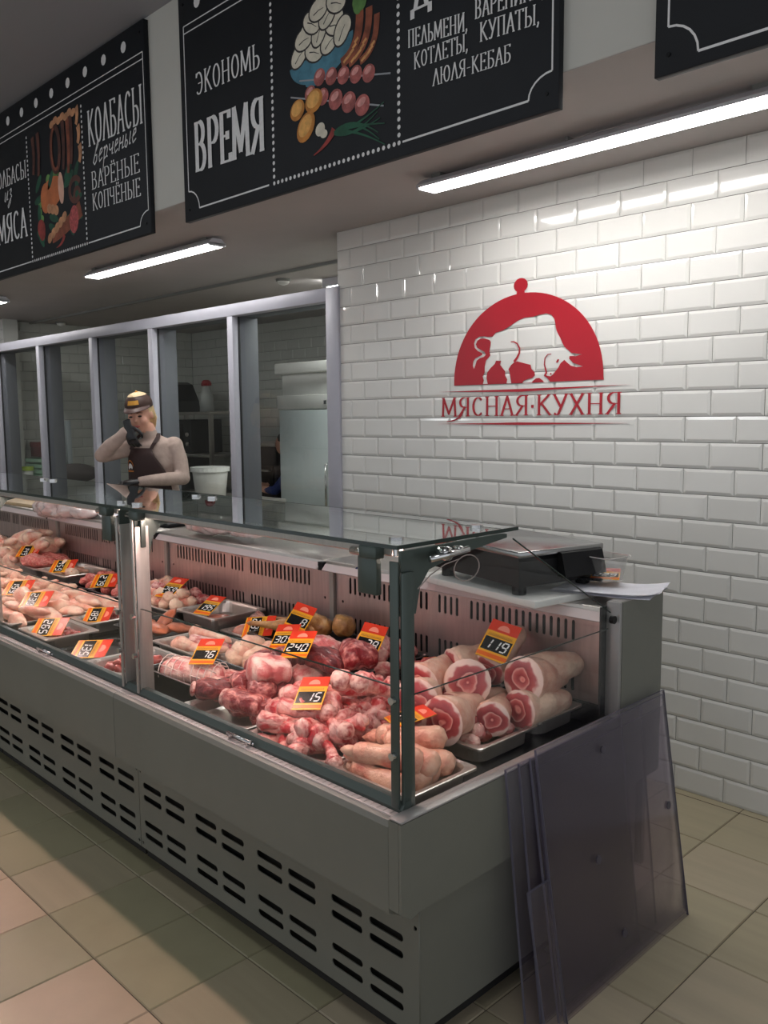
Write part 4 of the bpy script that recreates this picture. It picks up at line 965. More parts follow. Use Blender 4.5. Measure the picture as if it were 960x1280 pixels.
for s in (-1, 1):
    b = lump(.20, [.009, .010, .014, .026, .03], 112 + s, .15, 22, 12); b.v = [(v[0] - .16, v[1] + s * .036 + (v[0]) * -.25 * s, v[2] - .012) for v in b.v]; b.build('leg', M_HEN, hen)
    b = lump(.10, [.012, .018, .012], 114 + s, .15, 22, 12); b.v = [(v[0] + .02, v[1] + s * .058, v[2] + .0) for v in b.v]; b.build('wing', M_HEN, hen)
hen.location = (-2.55, 2.09, .735); hen.rotation_euler = (0, 0, R(12)); hen.scale = (1.05,) * 3
tray(-3.0, 1.965, -2.79, 2.225, .66, 'low steel tray of pale meat below the card reading 289', kind='steel_tray')
def make_slab(i): return lump(.16, [.02, .036, .038, .03], 120 + i, .15, 12, 16, 0, .6).build('pale_slab', M_LIVER)
SLB = kinds('pale_slab', 2, make_slab, 'smooth brownish pink slab in the low back tray', 'meat', 'smooth brownish slabs')
heap(SLB, -2.97, 2.0, -2.82, 2.19, .655, 4, rng, .02)
tray(-3.32, 1.945, -3.01, 2.235, .702, 'raised steel tray almost empty, one liver left in it', depth=.055)
place(SLB[0], USED, -3.13, 2.06, .672, R(20), 0, 0, .85, 'last liver lying in the almost empty raised tray')
tray(-3.86, 1.945, -3.335, 2.235, .682, 'steel tray of cut chicken pieces right of the middle post')
def make_cpiece(i): return lump((.09, .11, .08)[i], [.018, .028, .024, .014], 130 + i, .42, 26, 13).build('chicken_piece', M_BONE if i == 2 else M_CHICK)
CP = kinds('chicken_piece', 3, make_cpiece, 'small pink chopped chicken piece beyond the middle post', 'meat', 'chopped chicken pieces')
heap(CP, -3.82, 1.97, -3.38, 2.21, .690, 34, rng, .026)

# --- beyond the middle post ------------------------------------------------------------------
tray(-2.985, 1.365, -2.72, 1.66, .655, 'small steel tray of offal hidden by the middle post')
tray(-3.305, 1.38, -2.99, 1.66, .632, 'black tray with an orange price card only', M_BLKTRAY, .02, kind='black_tray', wide=.006)
tray(-3.60, 1.365, -3.31, 1.60, .672, 'steel tray of dark red chicken hearts by the front glass', wide=.024)
tray(-3.66, 1.61, -3.45, 1.90, .668, 'small steel tray of dark livers beside the hearts', wide=.02)
def make_heart(i): return lump(.034, [.008, .013, .010], 140 + i, .25, 50, 10).build('chicken_heart', M_OFFAL)
HT = kinds('chicken_heart', 3, make_heart, 'small glossy dark red chicken heart', 'meat', 'chicken hearts')
heap(HT, -3.55, 1.41, -3.36, 1.56, .640, 46, rng, .014)
def make_lv(i): return lump(.06, [.012, .022, .014], 150 + i, .35, 34, 12, 0, .7).build('chicken_liver', M_OFFAL)
LVm = kinds('chicken_liver', 2, make_lv, 'glossy dark red liver piece in a small tray', 'meat', 'dark liver pieces')
heap(LVm, -3.62, 1.66, -3.49, 1.86, .640, 14, rng, .016)
heap(LVm, -2.95, 1.41, -2.76, 1.62, .628, 16, rng, .018)
tray(-4.15, 1.365, -3.675, 1.925, .672, 'wide steel tray overfull with pale poultry fillets', wide=.014)
tray(-4.64, 1.365, -4.16, 1.925, .672, 'wide steel tray of chicken legs left of the fillets', wide=.014)
tray(-5.10, 1.60, -4.65, 1.925, .672, 'steel tray of poultry at the photo\'s left edge', wide=.014)
def make_fillet(i): return lump((.2, .17, .22)[i], [.016, .036, .044, .034, .012], 160 + i, .18, 12, 16, .012, .55, 20).build('poultry_fillet', M_FILLET)
FLt = kinds('poultry_fillet', 3, make_fillet, 'smooth pale pink poultry fillet piled in the wide tray', 'meat', 'pale poultry fillets')
heap(FLt, -4.12, 1.39, -3.40 - .27, 1.90, .672, 26, rng, .022, ang=R(20), tilt=.12)
def make_leg(i): return lump((.15, .13)[i], [.036, .04, .026, .014, .014], 170 + i, .2, 20, 14, .01, .8).build('chicken_drumstick', M_CHICK)
LG = kinds('chicken_drumstick', 2, make_leg, 'raw chicken leg in the wide tray left of the fillets', 'meat', 'raw chicken legs')
heap(LG, -4.6, 1.39, -4.19, 1.90, .668, 30, rng, .026, ang=R(60), tilt=.3)
heap(LG, -5.05, 1.63, -4.7, 1.9, .665, 12, rng, .026, ang=R(60), tilt=.3)
tray(-4.16, 1.945, -3.87, 2.225, .672, 'black tray of pink gizzards left of the middle post', M_BLKTRAY, kind='black_tray', wide=.008)
tray(-4.42, 1.945, -4.17, 2.225, .672, 'black tray of ground pink meat left of the gizzards', M_BLKTRAY, kind='black_tray', wide=.008)
def make_giz(i): return lump(.09, [.02, .03, .02], 180 + i, .4, 24, 13, 0, .8).build('gizzard_piece', M_MINCE)
GZ = kinds('gizzard_piece', 2, make_giz, 'lumpy pink meat portion in a black tray at the back', 'meat', 'lumpy pink portions')
heap(GZ, -4.13, 1.97, -3.9, 2.2, .672, 10, rng, .026)
heap(GZ, -4.39, 1.97, -4.2, 2.2, .672, 8, rng, .026)
tray(-4.80, 1.945, -4.435, 2.235, .702, 'raised steel tray with a few white chicken pieces', depth=.05)
heap(LG, -4.74, 1.99, -4.5, 2.18, .680, 5, rng, .02)
tray(-5.14, 1.955, -4.82, 2.235, .692, 'raised steel tray of smooth pink mince near the whole chickens', depth=.05)
def make_sm(i): return lump(.26, [.03, .05, .05, .04, .015], 190, .2, 30, 20, 0, .7, 26).build('mince_mound', M_MINCE)
SMm = kinds('mince_mound', 1, make_sm, 'long mound of pink mince in the raised tray', 'meat', 'mince mounds')
place(SMm[0], USED, -4.95, 2.04, .715, R(20), 0, 0, 1.1, 'front mound of pink mince in the raised tray'); place(SMm[0], USED, -5.0, 2.14, .715, R(20), 0, 0, 1.0, 'rear mound of pink mince, against the slotted panel')
# whole chickens
def make_bird(i):
    o = link('whole_chicken', None)
    lump(.20, [.035, .062, .066, .05], 200 + i, .1, 14, 20, 0, .85, 22).build('body', M_CHICK, o)
    for s in (-1, 1):
        b = lump(.13, [.03, .034, .022, .012], 202 + s + i, .15, 20, 12); b.v = [(v[0] + .09, v[1] + s * .045, v[2] + .012) for v in b.v]; b.build('leg', M_CHICK, o)
        b = lump(.09, [.016, .02, .012], 206 + s, .15, 22, 12); b.v = [(v[0] - .04, v[1] + s * .068, v[2] + .01) for v in b.v]; b.build('wing', M_CHICK, o)
    b = lump(.08, [.02, .016, .014], 209, .2, 22, 12); b.v = [(v[0] - .12, v[1], v[2] + .01) for v in b.v]; b.build('neck_skin', M_CHICK, o)
    return o
BD = kinds('whole_chicken', 2, make_bird, 'pale whole chicken in the pile at the back left', 'meat', 'whole chickens piled at the back')
heap(BD, -6.05, 1.98, -5.25, 2.2, .660, 12, rng, .075, ang=R(200), tilt=.25, sc=(.95, 1.1))
for (x, y, z, a, l) in [(-5.14, 2.14, .765, 5, 'whole chicken at the right end of the pile, neck towards the mince'), (-5.3, 2.1, .80, 30, 'whole chicken on top of the pile, legs raised')]: place(BD[0], USED, x, y, z, R(a), R(-12), 0, 1.1, l)
tray(-6.15, 1.955, -5.17, 2.235, .64, 'steel tray under the pile of whole chickens', depth=.03)

# --- the cards --------------------------------------------------------------------------------
card(-1.575, 1.985, .815, '119', 'price card reading 119 standing on the shanks by the side glass', R(16), 46, 12, 1.1)
card(-2.02, 1.88, .760, '29', 'price card reading 29 on the pink ribs, left of the corner post', R(22), 45, 8)
card(-1.80, 1.455, .738, '15', 'price card reading 15 on the meaty bones near the front glass', R(28), 60, -6)
card(-2.06, 1.62, .800, '240', 'price card reading 240 on the red beef heap', R(28), 62, -4)
card(-2.50, 1.965, .745, '8', 'price card reading 8 leaning on the tan smoked hen', R(24), 48, 14)
card_at(-1.86, 1.99, .722, '229', 'price card reading 229 lying on the bright red mince', (.45, -.5, .75), (.85, .45, .12), 1.05)
card_at(-2.84, 1.985, .695, '289', 'price card reading 289 on the low tray of brownish slabs', (.5, -.45, .75), (.85, .45, .12), 1.1)
card(-2.40, 1.50, .735, '76', 'price card reading 76 between the netted roast and the beef', R(32), 62, -3)
card(-2.36, 1.80, .735, '305', 'price card reading 305 behind the beef, at the end of the shin tray', R(30), 60, -4)
card(-1.590, 1.575, .722, '115', 'price card reading 115 on the pig trotters, cut by the corner post', R(-22), 80, 0)
UL, NL = (.80, .62, .06), (.46, -.30, .84)
card_at(-3.50, 1.40, .688, '265', 'price card reading 265 lying over the chicken hearts', NL, UL, 1.15)
card_at(-3.86, 1.50, .735, '239', 'price card reading 239 on the front of the poultry fillets', NL, UL, 1.1)
card_at(-4.16, 1.54, .742, '199', 'price card reading 199 between the fillets and the chicken legs', NL, UL, 1.1)
card_at(-3.58, 1.66, .682, '185', 'price card reading 185 on the dark livers', NL, UL, 1.0)
card_at(-3.20, 1.43, .646, '135', 'price card lying low in the black tray left of the middle post', (.38, -.25, .90), UL, 1.2)
card(-3.50, 1.995, .722, '259', 'price card reading 259 on chopped chicken right of the middle post', R(10), 60, 0, 1.15)
card(-3.17, 1.99, .695, '195', 'price card reading 195 in the almost empty raised tray', R(12), 62, 0, 1.05)
card_at(-4.12, 1.96, .720, '279', 'price card reading 279 on the gizzards left of the middle post', NL, UL, 1.1)
card_at(-4.66, 1.98, .728, '159', 'price card reading 159 above the white chicken pieces', NL, UL, 1.15)
card_at(-5.14, 1.99, .760, '149', 'price card reading 149 between the mince and the whole chickens', NL, UL, 1.1)

# ================================================================== MENU BOARDS ON THE BULKHEAD
YB = 2.2338
class Paint(MB):
    def __init__(s, y): super().__init__(); s.y = y
    def ell(s, cx, cz, rx, rz, rot=0, n=20, a0=0, a1=360):
        c, d = math.cos(R(rot)), math.sin(R(rot)); vs = []
        m = n if a1 - a0 == 360 else n + 1
        for i in range(m):
            a = R(a0 + (a1 - a0) * i / n); x, z = rx * math.cos(a), rz * math.sin(a); vs.append((cx + x * c - z * d, s.y, cz + x * d + z * c))
        s.k = getattr(s, 'k', 0) + 1; vs = [(v[0], v[1] - .000004 * s.k, v[2]) for v in vs]; s.add(vs, [tuple(range(len(vs)))]); return s
    def line(s, pts, w, w1=None):
        w1 = w if w1 is None else w1; n = len(pts) - 1
        P = [Vector(p) for p in pts]; L_ = []; R2 = []
        for i, p in enumerate(P):
            t = (P[min(i + 1, n)] - P[max(i - 1, 0)]).normalized(); nn = Vector((-t.y, t.x)) * (w + (w1 - w) * i / n) / 2
            L_.append(p + nn); R2.append(p - nn)
        s.k = getattr(s, 'k', 0) + 1; yy = s.y - .000006 * s.k
        vs = [(q.x, yy, q.y) for q in L_] + [(q.x, yy, q.y) for q in R2]
        s.add(vs, [(i, i + 1, i + n + 2, i + n + 1) for i in range(n)]); return s
PN = [0]
def paint(name, m, parent, layer, fn):
    PN[0] += 1; p = Paint(YB - .0006 - .00003 * (PN[0] % 90)); fn(p); return p.build(name, m, parent)
def curve(p0, p1, p2, n=10): return [((1 - t) ** 2 * p0[0] + 2 * t * (1 - t) * p1[0] + t * t * p2[0], (1 - t) ** 2 * p0[1] + 2 * t * (1 - t) * p1[1] + t * t * p2[1]) for t in [i / n for i in range(n + 1)]]
PC = lambda n, *c, **k: mat('painted_' + n, srgb(*c), .6, **k)
P_CREAM = PC('cream', 214, 208, 190, var=.12, scale=25); P_OUT = PC('outline', 44, 40, 40); P_TEAL = PC('teal', 70, 122, 142, var=.3, scale=12)
P_SAUS = PC('sausage', 132, 70, 48, var=.35, scale=18); P_GRILL = PC('grill', 206, 150, 92, var=.2, scale=30); P_KEB = PC('kebab', 168, 92, 88, var=.4, scale=30)
P_KEBL = PC('kebab_light', 214, 150, 144, var=.2, scale=50); P_PAT = PC('patty', 190, 124, 54, var=.3, scale=20); P_PATL = PC('patty_light', 224, 168, 92, var=.2, scale=30)
P_GRN = PC('green', 24, 78, 56, var=.3, scale=10); P_GRNL = PC('leaf_green', 96, 140, 74, var=.3, scale=15); P_CHI = PC('chili', 150, 56, 50, var=.3, scale=20)
P_HAM = PC('ham', 196, 112, 66, var=.2, scale=10); P_PINK = PC('ham_pink', 226, 178, 156, var=.1, scale=20); P_DRK = PC('dark_sausage', 84, 46, 36, var=.4, scale=14); P_SAL = PC('salami', 176, 80, 80, var=.4, scale=60)
P_BEIGE = PC('beige_sausage', 192, 138, 100, var=.3, scale=16)

LG_ = {
 'в': (.42, [[(.06, .10), (.14, .45), (.26, .95), (.34, 1.05), (.34, .85), (.14, .45)], [(.10, .42), (.30, .40), (.32, .15), (.18, .0), (.08, .12)]]),
 'е': (.36, [[(.04, .25), (.28, .42), (.26, .58), (.14, .55), (.07, .25), (.14, .02), (.34, .14)]]),
 'р': (.42, [[(.04, .5), (.12, .58), (.12, -.55)], [(.12, .42), (.24, .58), (.34, .42), (.30, .10), (.14, .04)], [(.30, .1), (.40, .06)]]),
 'ч': (.40, [[(.06, .56), (.07, .32), (.18, .25), (.30, .34)], [(.32, .58), (.30, .06), (.40, .08)]]),
 'н': (.42, [[(.08, .58), (.07, .0)], [(.07, .3), (.30, .32)], [(.31, .58), (.30, .04), (.41, .08)]]),
 'ы': (.50, [[(.08, .58), (.06, .06), (.18, .0), (.25, .16), (.18, .30), (.08, .28)], [(.40, .58), (.38, .05), (.48, .08)]]),
 'и': (.42, [[(.08, .58), (.07, .08), (.16, .0), (.30, .5)], [(.31, .58), (.30, .05), (.40, .08)]]),
 'з': (.36, [[(.08, .5), (.20, .6), (.26, .45), (.14, .30)], [(.14, .30), (.28, .2), (.24, -.2), (.10, -.5), (.02, -.35), (.16, -.05), (.34, .12)]]),
}
def script(name, text, x, z, width, height, m, parent, rise=0.0, T=.10):
    tot = sum(LG_[c][0] for c in text); sx = width / tot; p = Paint(YB - .0034); cx = 0
    for ch in text:
        w, st = LG_[ch]
        for l in st:
            pts = [(x + (cx + a + .22 * b_) * sx, z + b_ * height * 1.3 + rise * (cx + a) / tot) for a, b_ in l]
            q = []
            for i in range(len(pts) - 1):
                for k in range(4):
                    f = k / 4; q.append((pts[i][0] * (1 - f) + pts[i + 1][0] * f, pts[i][1] * (1 - f) + pts[i + 1][1] * f))
            q.append(pts[-1]); p.y -= .00002; p.line(q, height * T, height * T * .8)
        cx += w
    return p.build(name, m, parent)
def board(x0, x1, z0, z1, label):
    t = thing('menu_board', label, 'sign', ((x0 + x1) / 2, 2.245, z0)); t.location = (0, 0, 0)
    b = MB(); b.bbox(x0, YB, z0, x1, 2.259, z1, .0015); b.build('board', M_BOARD, t)
    b = MB()
    for x in (x0 + .04, x1 - .04):
        for z in (z0 + .05, z1 - .05): b.cyl((x, YB, z), (x, YB - .0035, z), .006, 10)
    b.build('screws', M_BLACKP, t)['kind'] = 'stuff'
    return t
def border(t, x0, x1, zt, zb, parts):
    """double line on top, single line down the sides with scooped corners."""
    def f(p):
        p.line([(x0, zt), (x1, zt)], .005); p.line([(x0, zt - .032), (x1, zt - .032)], .005)
        if 'L' in parts: p.line([(x0, zt), (x0, zb + .085)], .006); p.line([(x0, zb + .085)] + [(x0 + .0 + .085 * math.sin(R(a)), zb + .085 * math.cos(R(a))) for a in range(0, 91, 15)], .006); p.line([(x0 + .085, zb), (parts['L'], zb)], .007)
        if 'R' in parts: p.line([(x1, zt), (x1, zb + .065)], .006); p.line([(x1, zb + .065)] + [(x1 - .085 * math.sin(R(a)), zb + .065 * math.cos(R(a))) for a in range(0, 91, 15)], .006); p.line([(x1 - .085, zb), (parts['R'], zb)], .007)
    paint('border_line', M_CHALK, t, 0, f)
def dots(t, pts, r, name='dot_row'):
    paint(name, M_CHALK, t, 0, lambda p: [p.ell(x, z, r, r * 1.05, 0, 10) for x, z in pts])

# right-hand board (time saver)
S2 = board(-3.573, -1.525, 2.443, 3.435, 'black chalk menu board with dumplings, kebabs and patties painted in the middle')
border(S2, -3.535, -1.547, 3.291, 2.490, {'L': -2.93, 'R': -2.165})
dots(S2, [(-2.895, 2.49 + .0265 * i) for i in range(28)] + [(-2.895 + .0265 * i, 2.49) for i in range(1, 27)] + [(-2.182, 2.49 + .0265 * i) for i in range(28)], .0078)
dots(S2, [(-3.42 + .208 * i, 3.363) for i in range(9)], .025, 'big_dots')
lettering('word', 'ЭКОНОМЬ', -3.445, 2.972, -2.965, 2.962, .094, YB - .0034, M_CHALK, S2)
lettering('word', 'ВРЕМЯ', -3.475, 2.652, -2.945, 2.636, .205, YB - .0034, M_CHALK, S2, .14, .05)
lettering('word', 'Д', -2.115, 2.895, -2.03, 2.895, .12, YB - .0034, M_CHALK, S2, .16, .07)
lettering('word', 'ПЕЛЬМЕНИ,', -2.135, 2.790, -1.868, 2.766, .056, YB - .0034, M_CHALK, S2)
lettering('word', 'ВАРЕНИКИ,', -1.842, 2.790, -1.575, 2.772, .056, YB - .0034, M_CHALK, S2)
lettering('word', 'КОТЛЕТЫ,', -2.108, 2.713, -1.866, 2.705, .052, YB - .0034, M_CHALK, S2)
lettering('word', 'КУПАТЫ,', -1.822, 2.716, -1.590, 2.700, .056, YB - .0034, M_CHALK, S2)
lettering('word', 'ЛЮЛЯ-КЕБАБ', -2.022, 2.636, -1.695, 2.622, .051, YB - .0034, M_CHALK, S2)
# its painted food
def bowl(p): p.ell(-2.595, 2.915, .185, .105, 6, 24, 180, 360); p.ell(-2.61, 2.822, .075, .022, 6)
paint('painted_bowl', P_TEAL, S2, 1, bowl)
DU = [(-2.72, 2.935, 35), (-2.63, 2.925, -20), (-2.54, 2.935, 30), (-2.69, 2.985, 10), (-2.60, 2.985, 60), (-2.51, 2.985, -15), (-2.64, 3.03, -30), (-2.55, 3.03, 40), (-2.47, 2.95, 55), (-2.60, 3.065, 10), (-2.50, 3.06, -20)]
for i, (x, z, r) in enumerate(DU):
    paint('painted_dumpling', P_OUT, S2, 2 + i % 3 * 2 + 0, lambda p: p.ell(x, z, .060, .044, r))
    paint('painted_dumpling', P_CREAM, S2, 3 + i % 3 * 2, lambda p: (p.ell(x, z, .053, .037, r), p.ell(x + .014, z + .014, .034, .036, r)))
    paint('painted_fold', P_OUT, S2, 9, lambda p: p.line([(x - .03 * math.cos(R(r)), z - .03 * math.sin(R(r)) - .008), (x, z - .004), (x + .03 * math.cos(R(r)), z + .03 * math.sin(R(r)) - .008)], .005, .002))
for i, (a, c, d) in enumerate([((-2.475, 2.835), (-2.36, 2.86), (-2.375, 3.02)), ((-2.435, 2.825), (-2.32, 2.85), (-2.325, 2.985)), ((-2.375, 2.815), (-2.285, 2.83), (-2.285, 2.95))]):
    paint('painted_sausage', P_SAUS, S2, 2, lambda p: p.line(curve(a, c, d), .040 - .006 * i))
    paint('painted_highlight', P_GRILL, S2, 3, lambda p: [p.line([(x - .010, z - .006), (x + .010, z + .006)], .010) for x, z in curve(a, c, d)[1:6:1]])
for j, (xa, za, xb, zb) in enumerate([(-2.60, 2.822, -2.33, 2.762), (-2.655, 2.775, -2.365, 2.662)]):
    paint('painted_skewer', PC('steel', 150, 154, 160), S2, 2, lambda p: p.line([(xa - .12, za + .018), (xb + .11, zb - .03)], .006))
    for k in range(5):
        x, z = xa + (xb - xa) * k / 4, za + (zb - za) * k / 4; r_ = .033 + .006 * j * (k > 1)
        paint('painted_meat', P_KEB, S2, 4, lambda p: p.ell(x, z, r_, r_ * .95)); paint('painted_highlight', P_KEBL, S2, 5, lambda p: (p.ell(x - .004, z + .012, r_ * .6, r_ * .35, 20)))
for (x, z, rx, rz, ro) in [(-2.735, 2.735, .045, .038, 20), (-2.635, 2.745, .052, .042, 15), (-2.685, 2.66, .062, .046, 42)]:
    paint('painted_patty', P_PAT, S2, 3 if z > 2.7 else 4, lambda p: p.ell(x, z, rx, rz, ro)); paint('painted_highlight', P_PATL, S2, 5, lambda p: p.ell(x - .004, z + .006, rx * .75, rz * .7, ro))
paint('painted_garlic', P_CREAM, S2, 3, lambda p: (p.ell(-2.60, 2.632, .028, .024, 20), p.ell(-2.58, 2.612, .022, .016, -10)))
paint('painted_chili', P_CHI, S2, 4, lambda p: p.line(curve((-2.52, 2.615), (-2.55, 2.57), (-2.64, 2.545)), .030, .004))
paint('painted_dill', P_GRN, S2, 2, lambda p: [p.line(curve((-2.52, 2.60), (-2.42, 2.60 + .05 * math.sin(k)), (-2.27 + .02 * math.cos(k * 2), 2.50 + .024 * k)), .014, .004) for k in range(7)])
paint('painted_parsley', P_GRNL, S2, 2, lambda p: [p.ell(-2.36 + .035 * math.cos(k * 1.3), 3.03 + .03 * math.sin(k * 1.7), .026, .02, 40 * k) for k in range(7)])

# left-hand board (sausages)
S1 = board(-5.935, -3.885, 2.447, 3.440, 'black chalk menu board with hanging sausages and a ham painted in the middle')
border(S1, -5.90, -3.898, 3.292, 2.492, {'L': -5.30, 'R': -4.545})
dots(S1, [(-4.562, 2.492 + .0265 * i) for i in range(28)] + [(-4.562 - .0265 * i, 2.492) for i in range(1, 27)] + [(-5.283, 2.492 + .0265 * i) for i in range(28)], .0078)
dots(S1, [(-4.08 - .2085 * i, 3.365) for i in range(9)], .026, 'big_dots')
lettering('word', 'КОЛБАСЫ', -4.498, 2.985, -3.915, 2.972, .175, YB - .0034, M_CHALK, S1, .09, .045)
script('word', 'верченые', -4.46, 2.878, .47, .085, M_CHALK, S1, .02)
lettering('word', 'ВАРЁНЫЕ', -4.482, 2.760, -3.962, 2.750, .088, YB - .0034, M_CHALK, S1)
lettering('word', 'КОПЧЁНЫЕ', -4.482, 2.652, -3.962, 2.637, .084, YB - .0034, M_CHALK, S1)
lettering('word', 'КОЛБАСЫ', -5.83, 2.995, -5.305, 2.988, .098, YB - .0034, M_CHALK, S1)
script('word', 'из', -5.67, 2.90, .13, .075, M_CHALK, S1, .01)
lettering('word', 'МЯСА', -5.80, 2.66, -5.335, 2.652, .165, YB - .0034, M_CHALK, S1, .13, .05)
for i, (x, z0_, z1_, m_) in enumerate([(-5.20, 3.19, 2.98, P_DRK), (-5.13, 3.20, 2.96, P_DRK), (-4.80, 3.20, 2.93, P_DRK), (-4.74, 3.2, 2.90, P_SAUS), (-4.70, 3.2, 2.94, P_DRK), (-4.62, 3.22, 3.13, P_BEIGE), (-4.61, 3.12, 3.03, P_BEIGE), (-4.60, 3.02, 2.93, P_BEIGE)]):
    paint('painted_sausage', m_, S1, 2 + i % 2, lambda p: p.line(curve((x, z0_), (x + .02, (z0_ + z1_) / 2), (x - .01, z1_)), .042, .03))
paint('painted_sausage_ring', P_DRK, S1, 4, lambda p: p.line([(-4.90 + .055 * math.cos(R(a)), 3.06 + .12 * math.sin(R(a))) for a in range(0, 361, 15)], .036))
paint('painted_sausage_ring', P_SAUS, S1, 5, lambda p: p.line([(-4.90 + .052 * math.cos(R(a)), 3.065 + .115 * math.sin(R(a))) for a in range(100, 300, 15)], .018))
paint('painted_sausage_link', P_BEIGE, S1, 5, lambda p: [p.ell(-4.93 + .045 * k, 3.20 + .012 * (k % 2), .03, .02, 10) for k in range(7)])
paint('painted_herbs', P_GRN, S1, 1, lambda p: [p.ell(-4.92 + .26 * math.cos(k * .9), 2.76 + .16 * math.sin(k * 1.3), .06, .022, 37 * k) for k in range(22)])['kind'] = 'stuff'
paint('painted_lettuce', P_GRNL, S1, 2, lambda p: [p.ell(x, z, .03, .024, 30) for x, z in ((-5.14, 2.80), (-5.15, 2.75), (-5.13, 2.71), (-4.95, 2.93), (-4.90, 2.935), (-5.02, 2.92))])
paint('painted_ham', P_HAM, S1, 3, lambda p: (p.ell(-4.98, 2.835, .15, .085, 8), p.ell(-5.06, 2.82, .07, .085, 0)))
paint('painted_ham_cut', P_PINK, S1, 4, lambda p: p.ell(-4.855, 2.84, .035, .088, 4))
paint('painted_ham_slice', P_BEIGE, S1, 5, lambda p: [p.ell(-5.02 + .045 * k, 2.755 - .012 * k, .032, .028, -20) for k in range(3)])
paint('painted_sausage_coil', P_DRK, S1, 4, lambda p: (p.line([(-4.68 + .07 * math.cos(R(a)), 2.80 + .06 * math.sin(R(a))) for a in range(30, 330, 15)], .03), p.line([(-4.66 + .035 * math.cos(R(a)), 2.77 + .035 * math.sin(R(a))) for a in range(0, 300, 20)], .024)))
paint('painted_salami', P_SAUS, S1, 5, lambda p: p.line(curve((-5.0, 2.585), (-4.86, 2.60), (-4.62, 2.69)), .06, .09))
paint('painted_salami_cut', P_SAL, S1, 6, lambda p: p.ell(-4.71, 2.645, .055, .075, -8))
paint('painted_wiener', P_BEIGE, S1, 6, lambda p: [p.ell(-5.03 + .05 * k, 2.59 + .022 * k, .034, .026, 35) for k in range(5)])
paint('painted_steak', P_CHI, S1, 5, lambda p: (p.ell(-5.14, 2.66, .05, .055, 30), p.ell(-5.13, 2.63, .04, .04)))
paint('painted_chili', P_CHI, S1, 6, lambda p: p.line(curve((-4.84, 2.58), (-4.87, 2.53), (-4.95, 2.525)), .030, .004))

# board cut by the photograph's top right corner
S3 = board(-1.218, .83, 2.442, 3.435, 'black chalk menu board at the photo\'s top right corner, empty but for its border line')
border(S3, -1.180, .79, 3.291, 2.478, {'L': .60, 'R': .60})

# ================================================================== THE RED WALL EMBLEM
YL = 3.2375
def on_wall(px): return px
em = thing('wall_emblem', 'red vinyl emblem of a grazing bull under a serving dome on the white tiles', 'sign', (0, 0, 0))
# emblem unit: x -2.797..-1.964 (width .833), base z 1.687; traced in a 685 x 430 grid (dome base at y=0)
SX, SZ, OX, OZ = .833 / 685, .405 / 432, -2.797, 1.687
def E2(l): return [(OX + x * SX, OZ + z * SZ) for x, z in l]
dome = [(0, 0)] + [(342 - 342 * math.cos(R(a)), 430 * math.sin(R(a)) ** .92) for a in range(3, 180, 4)] + [(685, 0)]
BP = [(300,283),(315,265),(350,255),(385,235),(420,212),(450,200),(490,198),(520,190),(548,186),(570,195),(583,213),(588,240),(592,265),(600,285),(608,300),(618,325),(628,345),(645,362),(656,374),(700,382),(675,389),(650,388),(648,400),(665,420),(690,430),(706,436),(680,440),(655,432),(640,418),(628,405),(612,420),(603,440),(590,458),(580,472),(568,481),(552,477),(545,464),(540,478),(556,490),(568,506),(540,508),(535,500),(520,488),(505,490),(490,504),(486,512),(442,514),(448,502),(470,493),(488,488),(500,475),(498,462),(484,445),(480,425),(455,418),(420,408),(405,412),(390,425),(378,445),(385,465),(388,490),(392,513),(368,514),(372,495),(362,475),(362,455),(350,440),(335,420),(342,404),(318,402),(312,418),(290,440),(275,460),(272,490),(278,517),(252,518),(258,500),(252,480),(262,460),(262,430),(268,400),(290,375),(285,355),(290,330),(292,310),(285,298),(262,290),(240,290),(225,300),(218,318),(225,335),(245,348),(262,358),(268,372),(258,382),(238,388),(222,400),(215,425),(208,442),(202,425),(205,402),(215,388),(235,378),(250,372),(248,362),(228,352),(212,335),(208,312),(215,292),(235,280),(260,280),(280,284)]
G2 = lambda l: [(x - 105, (527 - 30 * (x - 105) / 685) - y) for x, y in l]
bull = G2(BP)
o = plate('dome', E2(dome), [E2(bull)], .0012, M_RED, em, y=YL)
b = MB(); b.prism([(OX + (327 + 32 * math.cos(R(a))) * SX, OZ + (468 + 34 * math.sin(R(a))) * SZ) for a in range(0, 360, 20)], YL - .0006, YL + .0006); b.prism(E2([(308, 425), (346, 425), (342, 452), (312, 452)]), YL - .0007, YL + .0005); b.build('dome_knob', M_RED, em)
# eye, nostril and belly curve of the bull, in red
b = MB(); b.prism(E2(G2([(592, 416), (598, 402), (606, 402), (600, 418)])), YL - .0006, YL + .0006); b.prism(E2(G2([(566, 470), (570, 464), (575, 469), (571, 474)])), YL - .0006, YL + .0006); b.build('bull_eye', M_RED, em)
def ribbon(pts, w0, w1, nm):
    p = Paint(YL - .0004); p.line(pts, w0, w1); return p.build(nm, M_RED, em)
ribbon(E2(G2([(388, 312), (402, 312), (418, 322), (429, 345), (428, 368), (418, 390), (404, 410)])), .004, .013, 'flank_line')
ribbon(E2(G2([(572, 377), (556, 378), (544, 395), (542, 425), (548, 450), (552, 470)])), .003, .009, 'cheek_line')
